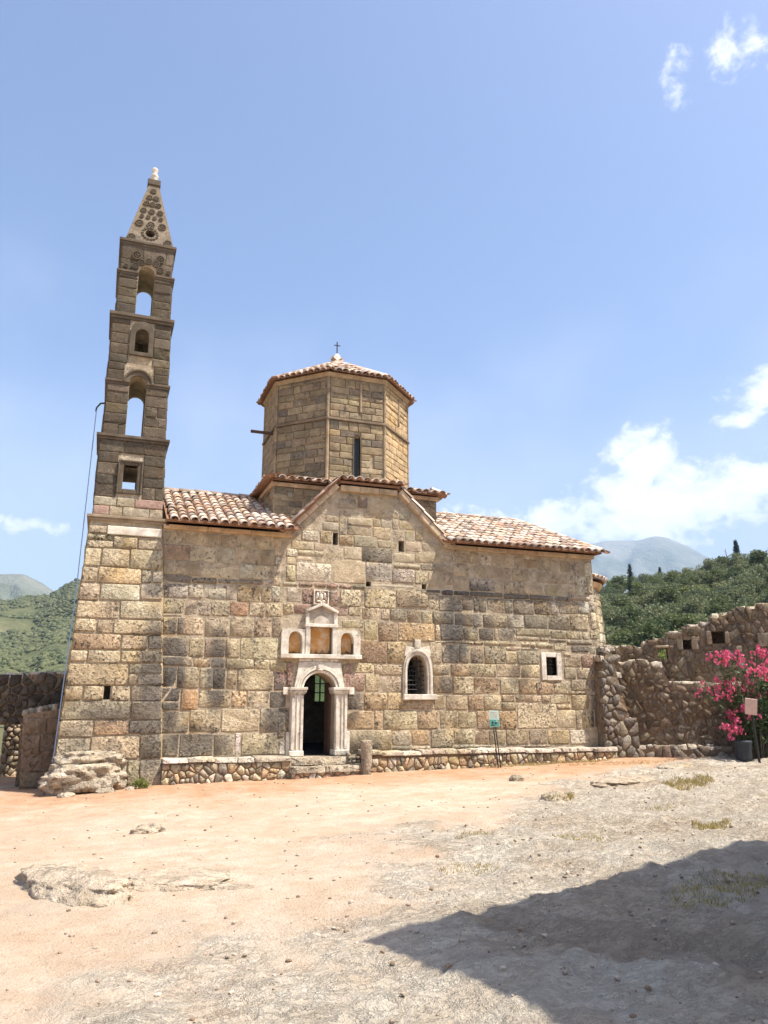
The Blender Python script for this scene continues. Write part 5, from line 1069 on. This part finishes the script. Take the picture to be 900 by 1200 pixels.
# ================================================================== LEAFY THINGS
def leaves(rng, blobs, n, lw, ll, dens_out=.55):
    """leaf quads spread through overlapping clumps; blobs: (x,y,z,r)"""
    m = MB(); W = [b[3] ** 2 for b in blobs]
    for i in range(n):
        b = rng.choices(blobs, W)[0]; v = Vector((rng.gauss(0, 1), rng.gauss(0, 1), rng.gauss(0, 1))).normalized(); r = b[3] * (rng.random() ** (1 - dens_out))
        p = Vector(b[:3]) + v * r; d = (v + Vector((rng.gauss(0, .7), rng.gauss(0, .7), rng.gauss(0, .7)))).normalized(); s = d.cross(Vector((rng.gauss(0, 1), rng.gauss(0, 1), rng.gauss(0, 1)))).normalized()
        k = rng.uniform(.7, 1.3); l, w = ll * k, lw * k; m.add([p - d * l * .5, p + s * w * .5, p + d * l * .5, p - s * w * .5], [(0, 1, 2, 3)])
    return m
M_BARK = plain_mat('bark', (.13, .10, .07), .95, .25, 6, .5, .02)
M_OLIVE = leaf_mat('olive_leaf', (.085, .11, .048), (.25, .28, .15), .6, .3)
M_DKGREEN = leaf_mat('dark_evergreen_leaf', (.05, .075, .028), (.165, .20, .08), .6, .3)
M_BRIGHT = leaf_mat('bright_green_leaf', (.11, .15, .035), (.28, .31, .10), .6, .3)
M_CYP = leaf_mat('cypress_leaf', (.012, .022, .010), (.04, .06, .025), .7, .1)
def tree_meshes(seed, h, r, n, mat, lw=.16, ll=.34):
    rng = random.Random(seed); blobs = []
    for i in range(rng.randint(9, 13)):
        a = rng.random() * 6.28; q = r * rng.uniform(.15, .8); blobs.append((q * cos(a), q * sin(a), h * rng.uniform(.38, .84), r * rng.uniform(.3, .52)))
    blobs.append((0, 0, h * .8, r * .5)); m = leaves(rng, blobs, n, lw, ll)
    cm = bpy.data.meshes.new('crown'); cm.from_pydata([tuple(v) for v in m.V], [], m.F); cm.materials.append(mat)
    t = MB().tube([(0, 0, -.6), (.05, 0, h * .18), (.0, .06, h * .36)], [r * .11, r * .085, r * .07], 7)
    for b in blobs[:5]: t.tube([(0, .04, h * .28), (b[0] * .5, b[1] * .5, h * .28 + (b[2] - h * .28) * .6), b[:3]], [r * .05, r * .035, r * .015], 5)
    tm = bpy.data.meshes.new('trunk'); tm.from_pydata([tuple(v) for v in t.V], [], t.F); tm.materials.append(M_BARK); return cm, tm
VAR = [tree_meshes(1, 4.4, 2.3, 2600, M_OLIVE), tree_meshes(2, 4.0, 2.4, 2600, M_OLIVE), tree_meshes(3, 5.2, 2.3, 2600, M_DKGREEN), tree_meshes(4, 3.6, 2.2, 2400, M_BRIGHT), tree_meshes(5, 4.8, 2.6, 2800, M_DKGREEN)]
CAMP = Vector((-5.09, -18.26, 0))
def pol(azd, r): return Vector((CAMP.x + r * cos(R(azd)), CAMP.y + r * sin(R(azd)), 0))
# ---- hillside on the right
CRR = [(15, 11), (30, 10.6), (38, 10.0), (42.1, 9.25), (46, 8.55), (50, 8.15), (53.3, 7.6), (57, 7.6), (66, 7.0), (80, 6.2)]
def hz_right(azd, r):
    crest = 150 * tan(R(interp(azd, CRR))); t = min(max((r - 42) / (150 - 42), 0), 1); z = -.6 + crest * (t ** 1.15)
    if r > 150: z -= (r - 150) * .08
    return z + mn.fractal(Vector((azd * .15, r * .03, 1)), 1, 2, 4) * 1.1 * min(1, max(0, (r - 42) / 20))
def polar_sheet(name, a0, a1, na, r0, r1, nr, zf, mat, label):
    V = []; 
    for j in range(nr + 1):
        r = r0 + (r1 - r0) * j / nr
        for i in range(na + 1): a = a0 + (a1 - a0) * i / na; p = pol(a, r); V.append((p.x, p.y, zf(a, r)))
    F = [(j * (na + 1) + i, (j + 1) * (na + 1) + i, (j + 1) * (na + 1) + i + 1, j * (na + 1) + i + 1) for j in range(nr) for i in range(na)]
    o = fixn(put(name, V, F, mat, smooth=True, origin=(0, 0, 0))); o['kind'] = 'structure'; o['label'] = label
    if o.data.polygons[0].normal.z < 0: o.data.flip_normals()
    return o
def land_mat(name, cols, scale, bare=.5):
    m, nt, b = mat_new(name, .95, .1); p = nd(nt, 'ShaderNodeNewGeometry').outputs['Position']; n = noise_(nt, p, scale, 8, .7); n2 = noise_(nt, p, scale * .22, 5, .6); n3 = noise_(nt, p, scale * 5, 5, .7)
    c = mixc(nt, smooth(nt, n, .35, .65), cols[0], cols[1]); c = mixc(nt, math_(nt, 'MULTIPLY', smooth(nt, n2, .5, .66), bare), c, cols[2]); c = mixc(nt, math_(nt, 'MULTIPLY', smooth(nt, n3, .5, .7), .5), c, cols[3]); nt.links.new(c, b.inputs['Base Color']); bump(nt, b, n, .8, 1 / scale * .3); return m
M_HILL = land_mat('scrub_hill', ((.05, .07, .025), (.09, .11, .04), (.26, .20, .12), (.04, .05, .02)), .12, .35)
polar_sheet('hillside', 15, 80, 90, 40, 260, 50, hz_right, M_HILL, 'wooded hillside behind the right wall')
tr = random.Random(77); cnt = 0; placed = []
while cnt < 215:
    a = tr.uniform(39.5, 56); r = 50 + 102 * tr.random() ** .75; p = pol(a, r)
    if any((p.x - q[0]) ** 2 + (p.y - q[1]) ** 2 < 5.5 for q in placed): 
        if tr.random() < .97: continue
    placed.append((p.x, p.y)); k = tr.choices(range(5), (4, 4, 3, 1.2, 3))[0]; cm, tm = VAR[k]; z = hz_right(a, r)
    nm, lab, grp = (('olive_tree', 'grey-green olive tree among the olives on the right hillside', 'olive trees on the right hillside'), ('evergreen_tree', 'dark evergreen tree on the right hillside', 'dark evergreens on the right hillside'), ('bushy_tree', 'bright green bushy tree on the right hillside', 'bright bushy trees on the right hillside'))[{0: 0, 1: 0, 2: 1, 3: 2, 4: 1}[k]]
    sc = tr.uniform(.6, 1.0); M = Matrix.Translation((p.x, p.y, z - .3)) @ Matrix.Rotation(tr.random() * 6.28, 4, 'Z') @ Matrix.Diagonal((sc * tr.uniform(.9, 1.1), sc, sc * tr.uniform(.85, 1.05), 1))
    T = thing(nm, lab, 'tree', (0, 0, 0), grp); T.matrix_world = M; T.matrix_basis = M
    for n_, me in (('crown', cm), ('trunk', tm)):
        o = bpy.data.objects.new(n_, me); COL.objects.link(o); o.parent = T
    cnt += 1
def cypress(azd, r, ztop_el, h, w, label, seed):
    rng = random.Random(seed); p = pol(azd, r); zb = r * tan(R(ztop_el)) + 1.47 - h; blobs = []
    T = thing('cypress_tree', label, 'tree', (p.x, p.y, zb), 'cypresses on the right skyline')
    for i in range(16): t = i / 15; blobs.append((p.x + rng.uniform(-.1, .1) * w, p.y + rng.uniform(-.1, .1) * w, zb + h * (.12 + .84 * t), w * (.28 + .72 * sin(pi * min(1, (1 - t) * .72 + .05)) * .75) * .85))
    m = leaves(rng, blobs, 2600, .12, .4, .6); m.put('crown', M_CYP, T); MB().tube([(p.x, p.y, zb - 3), (p.x, p.y, zb + h * .6)], [.16, .05], 6).put('trunk', M_BARK, T)
cypress(51.3, 150, 9.3, 8.2, .95, 'dark slender cypress left on the hill skyline, in front of the mountain', 1)
cypress(49.25, 152, 8.95, 6.0, .65, 'small dark cypress second from left on the hill skyline', 2)
cypress(44.1, 150, 10.5, 7.0, 1.0, 'tallest dark cypress standing on the right skyline', 3)
cypress(45.25, 154, 9.45, 2.6, .5, 'tip of a small dark cypress beside the bare trunk', 4)
p = pol(44.75, 150); zt = 150 * tan(R(9.95)) + 1.47; dt = MB().tube([(p.x, p.y, zt - 6), (p.x + .1, p.y, zt - 3), (p.x - .15, p.y, zt)], [.16, .12, .04], 6)
for k in range(6): a = k * 1.9; dt.tube([(p.x, p.y, zt - 2.6 + k * .36), (p.x + .7 * cos(a), p.y + .7 * sin(a), zt - 2.2 + k * .36)], [.05, .015], 4)
tag(dt.put('dead_tree', plain_mat('dead_wood', (.22, .18, .15), .95, .2, 5, .2)), 'bare dead tree trunk beside the tallest cypress', 'tree')
# power line across the hillside
for k, (e0, e1) in enumerate(((6.9, 8.05), (6.3, 7.45))):
    A_, B_ = pol(58, 75), pol(36, 75); A_.z = 75 * tan(R(e0 + .2)) + 1.5; B_.z = 75 * tan(R(e1 + .6)) + 1.5
    pts = [A_.lerp(B_, i / 14) - Vector((0, 0, .55 * (1 - (2 * i / 14 - 1) ** 2))) for i in range(15)]
    tag(MB().tube(pts, .022, 4).put('power_line', M_IRON), ('upper' if k == 0 else 'lower') + ' thin power line crossing the right hillside', 'cable')

# ---- left hills
CRL = [(70, 9.2), (80, 8.8), (88, 8.3), (91.5, 7.75), (92.6, 7.35), (93.6, 6.9), (94.6, 6.45), (96.8, 6.1), (100, 6.3), (110, 7.0), (130, 7.5)]
def hz_left(azd, r):
    t = min(max((r - 70) / 450, 0), 1); eln = .15 + (interp(azd, CRL) - .15) * (t ** .72); z = r * tan(R(eln)) * min(1, (r - 60) / 25) - .7
    if r > 520: z -= (r - 520) * .25
    z += mn.fractal(Vector((azd * .45, r * .011, 4)), 1, 2, 5) * 3.0 * min(1, max(0, (r - 75) / 120))
    st = 5 * sst(380, 396, r) * (1 + .5 * mn.noise(Vector((azd * .7, 0, 0)))); return z + st - 2.5
M_HILL2 = land_mat('maquis_hill', ((.075, .088, .036), (.13, .135, .06), (.30, .245, .155), (.045, .055, .024)), .045, .5)
polar_sheet('hillside', 66, 132, 130, 60, 620, 90, hz_left, M_HILL2, 'scrub covered hillside left of the bell tower')
M_SCRUB = leaf_mat('maquis_scrub', (.04, .056, .024), (.12, .135, .062), .7, .1)
sm = MB(); sr = random.Random(31)
for i in range(15000):
    a = sr.uniform(90, 101) if i % 6 else sr.uniform(70, 90); r = 90 + 430 * sr.random() ** .8; p = pol(a, r); z = hz_left(a, r)
    if mn.fractal(Vector((p.x * .03, p.y * .03, 7)), 1, 2, 3) < -.22: continue
    s = sr.uniform(.35, 1.25) * (.75 + r / 900); k = 5
    b = sr.random() * 6.28; V = []
    for (q, zz) in ((1.0, -.15), (.95, .45), (.5, .85)): V += [(p.x + s * q * sr.uniform(.75, 1.2) * cos(b + 2 * pi * j / k), p.y + s * q * sr.uniform(.75, 1.2) * sin(b + 2 * pi * j / k), z + s * zz * sr.uniform(.8, 1.2)) for j in range(k)]
    V.append((p.x, p.y, z + s * 1.0))
    F = [(l * k + j, l * k + (j + 1) % k, (l + 1) * k + (j + 1) % k, (l + 1) * k + j) for l in range(2) for j in range(k)] + [(2 * k + j, 2 * k + (j + 1) % k, 3 * k) for j in range(k)]
    sm.add(V, F)
tag(put('scrub', sm.V, sm.F, M_SCRUB, smooth=False, origin=(0, 0, 0)), 'green maquis scrub covering the left hillside', 'scrub', kind='stuff')
# pale ruined stones above the left wall
rock('rock_outcrop', 'sunlit pale rocks just above the shade-darkened wall left of the tower', (-10.4, 38, .9), (2.2, .8, .7), .1, 3.3, sub=4)
# ---- mountains
M_MTN = land_mat('mountain_rock', ((.12, .14, .09), (.20, .20, .15), (.32, .30, .25), (.10, .11, .08)), .004, .6)
def ridge(name, prof, a0, a1, r0, rc, r1, amp, label, seed, na=150, nr=46):
    def zf(a, r):
        top = rc * tan(R(interp(a, prof))); t = (r - r0) / (rc - r0) if r < rc else max(0, 1 - (r - rc) / (r1 - rc))
        n = mn.ridged_multi_fractal(Vector((a * .28 + seed, r / (rc - r0) * 3.2, seed)), 1.0, 2.1, 6, 1.0, 2.0) - 1.0
        return -3 + top * (t ** 1.05) + n * amp * sin(pi * min(t, 1)) * (1 if t < 1 else 0)
    return polar_sheet(name, a0, a1, na, r0, r1, nr, zf, M_MTN, label)
ridge('mountain', [(20, 7), (36, 8.0), (41, 8.5), (45.5, 9.2), (47.2, 10.35), (48.6, 11.1), (49.4, 11.25), (50.6, 11.0), (51.8, 11.1), (53.0, 11.1), (55, 10.7), (58, 9.6), (66, 7.5), (80, 6)], 20, 80, 2300, 4300, 5000, 90, 'hazy blue mountain rising behind the right hillside', 3.7, na=240)
ridge('mountain', [(80, 4), (88, 5.2), (91, 6.2), (92.6, 6.75), (94.2, 7.75), (95.4, 8.3), (97, 8.2), (100, 8.0), (108, 7), (125, 5)], 80, 125, 900, 1700, 2200, 40, 'green grey mountain behind the left hillside', 8.1, na=200)

# ================================================================== OLEANDER, SIGNS
OL = thing('oleander', 'oleander bush covered in bright pink flowers by the right wall', 'shrub', (11.35, -2.35, -.2))
og = random.Random(8); ob = []; st = MB(); tips = []
for i in range(26):
    a = og.random() * 6.28; l = og.uniform(.5, 1.35); h = og.uniform(1.1, 2.75) if i % 4 else og.uniform(.7, 1.3); e = Vector((11.45 + l * cos(a) * .95, -2.35 + l * sin(a) * .8, -.2 + h)); b = Vector((11.35 + .15 * cos(a), -2.35 + .15 * sin(a), -.25)); mid = b.lerp(e, .55) + Vector((-.12 * cos(a), -.12 * sin(a), .2))
    st.tube([b, mid, e], [.022, .016, .007], 5); tips.append(e); ob += [(*e, .24), (*(mid.lerp(e, .6)), .3), (*mid, .28)]
ob += [(11.5, -2.3, 1.0, .75), (11.6, -2.3, 1.6, .6), (11.4, -2.4, .5, .55)]
st.put('stems', M_BARK, OL); lv = leaves(og, ob, 5200, .035, .17, .5); lo = lv.put('foliage', leaf_mat('oleander_leaf', (.025, .05, .018), (.10, .15, .05), .5, .2), OL, kind='stuff')
fm = MB()
for k in range(9):
    c = Vector((og.uniform(-.09, .09), og.uniform(-.09, .09), og.uniform(-.06, .08))); ax = (c + Vector((og.gauss(0, .3), og.gauss(0, .3), .05))).normalized(); a = ax.orthogonal().normalized(); b = ax.cross(a)
    for q in range(5):
        t = q * 2 * pi / 5; d = a * cos(t) + b * sin(t); s = a * -sin(t) + b * cos(t); fm.add([c, c + d * .024 + s * .02 + ax * .012, c + d * .05 + ax * .006, c + d * .024 - s * .02 + ax * .012], [(0, 1, 2, 3)])
fme = bpy.data.meshes.new('flower_cluster'); fme.from_pydata([tuple(v) for v in fm.V], [], fm.F)
mf = leaf_mat('pink_petal', (.55, .05, .16), (.82, .24, .38), .6, .35); fme.materials.append(mf)
for i in range(270):
    e = og.choice(tips) + Vector((og.gauss(0, .15), og.gauss(0, .15), og.gauss(0, .12))); c = Vector((11.45, -2.35, 1.2)); d = (e - c); 
    e = e + Vector((-.10, -.14, .02)); M = Matrix.Translation(e) @ Matrix.Rotation(og.random() * 6, 4, 'Z') @ Matrix.Scale(og.uniform(.55, 1.0), 4); inst('flower_cluster', fme, OL, M)
SG = thing('info_sign', 'small tilted pinkish panel on a dark post in front of the oleander', 'sign', (10.2, -3.35, -.22))
Rv = Vector((.937, -.349, 0)); Uv = Vector((-.1, -.25, .96)).normalized(); Nv = Rv.cross(Uv).normalized(); c = Vector((10.15, -3.40, 1.20))
def slab(c, w, h, t, r=Rv, u=Uv):
    n = r.cross(u).normalized(); V = [c + r * sx * w / 2 + u * sz * h / 2 + n * sy * t / 2 for sy in (1, -1) for sx, sz in ((-1, -1), (1, -1), (1, 1), (-1, 1))]
    return V, [(0, 1, 2, 3), (7, 6, 5, 4), (0, 4, 5, 1), (1, 5, 6, 2), (2, 6, 7, 3), (3, 7, 4, 0)]
ru = (Rv * .97 + Vector((0, 0, -.12))).normalized()
put('panel', *slab(c, .30, .40, .025, ru), plain_mat('faded_pink_panel', (.62, .42, .36), .5, .12, 7, 0), SG, bevel=.006)
MB().tube([(10.2, -3.34, 1.1), (10.3, -3.34, -.35)], .03, 8).put('post', M_IRON, SG); MB().box(10.15, -3.46, -.3, 10.45, -3.22, -.2).put('foot', M_IRON, SG)
tag(MB().lathe([(.17, 0), (.20, .1), (.215, .42), (.235, .46), (.235, .52), (.2, .52), (.19, .44)], (10.7, -2.45, G(11, -2.9) - .02), 20).put('plant_pot', plain_mat('dark_blue_grey_pot', (.04, .045, .055), .6, .2, 8, .1), smooth=True), 'dark round pot on the ground beneath the oleander', 'pot')
SN = thing('notice_sign', 'small pale green notice on a thin dark double post before the bench', 'sign', (4.45, -.82, -.36))
for dx in (-.035, .035): MB().tube([(4.48 + dx, -.82, -.4), (4.37 + dx * .8, -.82, .62), (4.34 + dx * .8, -.82, 1.10)], .014, 6).put('post', M_IRON, SN)
c = Vector((4.345, -.85, .90)); r2 = Vector((.97, -.24, -.02)).normalized(); u2 = Vector((-.05, 0, 1)).normalized()
bd = put('panel', *slab(c, .25, .40, .012, r2, u2), plain_mat('pale_green_panel', (.50, .66, .58), .5, .06, 5, 0), SN, bevel=.004)
nv = r2.cross(u2).normalized()
put('pictogram_panel', *slab(c + nv * .009 - u2 * .105, .235, .17, .006, r2, u2), plain_mat('teal_print', (.10, .34, .29), .5, .1, 9, 0), bd)
for (dx, dz, w, h) in ((-.05, -.09, .045, .06), (.03, -.10, .06, .04), (.06, -.05, .03, .05), (-.02, -.15, .05, .02), (-.07, -.15, .03, .03)):
    put('pictogram_mark', *slab(c + nv * .0135 + r2 * dx + u2 * (dz - .005), w, h, .003, r2, u2), plain_mat('dark_print', (.02, .06, .055), .5, .1, 9, 0) if dx < .05 else M_WHITE, bd)
for i, w in enumerate((.16, .19, .17, .15, .18)): put('text_line', *slab(c + nv * .008 + u2 * (.16 - i * .032), w, .011, .003, r2, u2), M_WHITE, bd)
# weed at the tower foot
WD = thing('weed', 'small leafy green weed growing at the tower foot', 'plant', (-4.05, -.72, -.47)); wl = leaves(random.Random(4), [(-4.05, -.72, -.34, .13), (-4.15, -.7, -.36, .1), (-3.95, -.74, -.38, .09)], 260, .03, .07, .5); wl.put('foliage', M_BRIGHT, WD, kind='stuff'); MB().tube([(-4.05, -.72, -.5), (-4.05, -.72, -.3)], .008, 4).put('stem', M_BRIGHT, WD)

# ================================================================== HOUSE BEHIND THE CAMERA'S RIGHT (casts the foreground shadow)
e1 = Vector((.962, .272, 0)).normalized(); e2 = Vector((e1.y, -e1.x, 0)); Hh = 8.0; zg = -.32
c0 = Vector((-3.12, -12.40, zg)) + SUN * (Hh / SUN.z); c0.z = 0
NH = thing('stone_house', 'plain stone house beside the yard, outside the right edge of the view', 'house', (c0.x, c0.y, -.4))
def PH(s, q, z): return tuple(c0 + e1 * s + e2 * q + Vector((0, 0, z)))
V = [PH(s, q, z) for z in (-.5, zg + Hh) for s, q in ((0, 0), (13, 0), (13, 8), (0, 8))]
hw_ = fixn(put('wall', V, [(3, 2, 1, 0), (4, 5, 6, 7), (0, 1, 5, 4), (1, 2, 6, 5), (2, 3, 7, 6), (3, 0, 4, 7)], stone_mat('house_stone', (), .5, .15, 1.0, fixed=(.42, .34, .24)), NH))
for z in (1.0, 4.6):
    for s in (2.5, 6.5, 10.5):
        m = MB(); V = [PH(s + a, q, z + b) for q in (.02, -.05) for a, b in ((0, 0), (.8, 0), (.8, 1.2), (0, 1.2))]; fr = fixn(put('window', V, [(0, 1, 2, 3), (7, 6, 5, 4), (0, 4, 5, 1), (1, 5, 6, 2), (2, 6, 7, 3), (3, 7, 4, 0)], M_WOOD, NH))
# ================================================================== HAZE
hm = bpy.data.materials.new('haze'); hm.use_nodes = True; hn = hm.node_tree; hn.nodes.clear()
pv = nd(hn, 'ShaderNodeVolumePrincipled', {'Color': (.52, .72, 1.0, 1), 'Density': .00019, 'Anisotropy': 0.0, 'Density Attribute': '', 'Color Attribute': '', 'Temperature Attribute': ''}); nd(hn, 'ShaderNodeOutputMaterial', {'Volume': pv.outputs[0]})
hb_ = MB().box(-5600, -5600, -6, 5600, 5600, 900).put('haze', hm); hb_['kind'] = 'stuff'; hb_['label'] = 'thin bluish summer haze in the air'; hb_['category'] = 'haze'
bpy.context.view_layer.update()
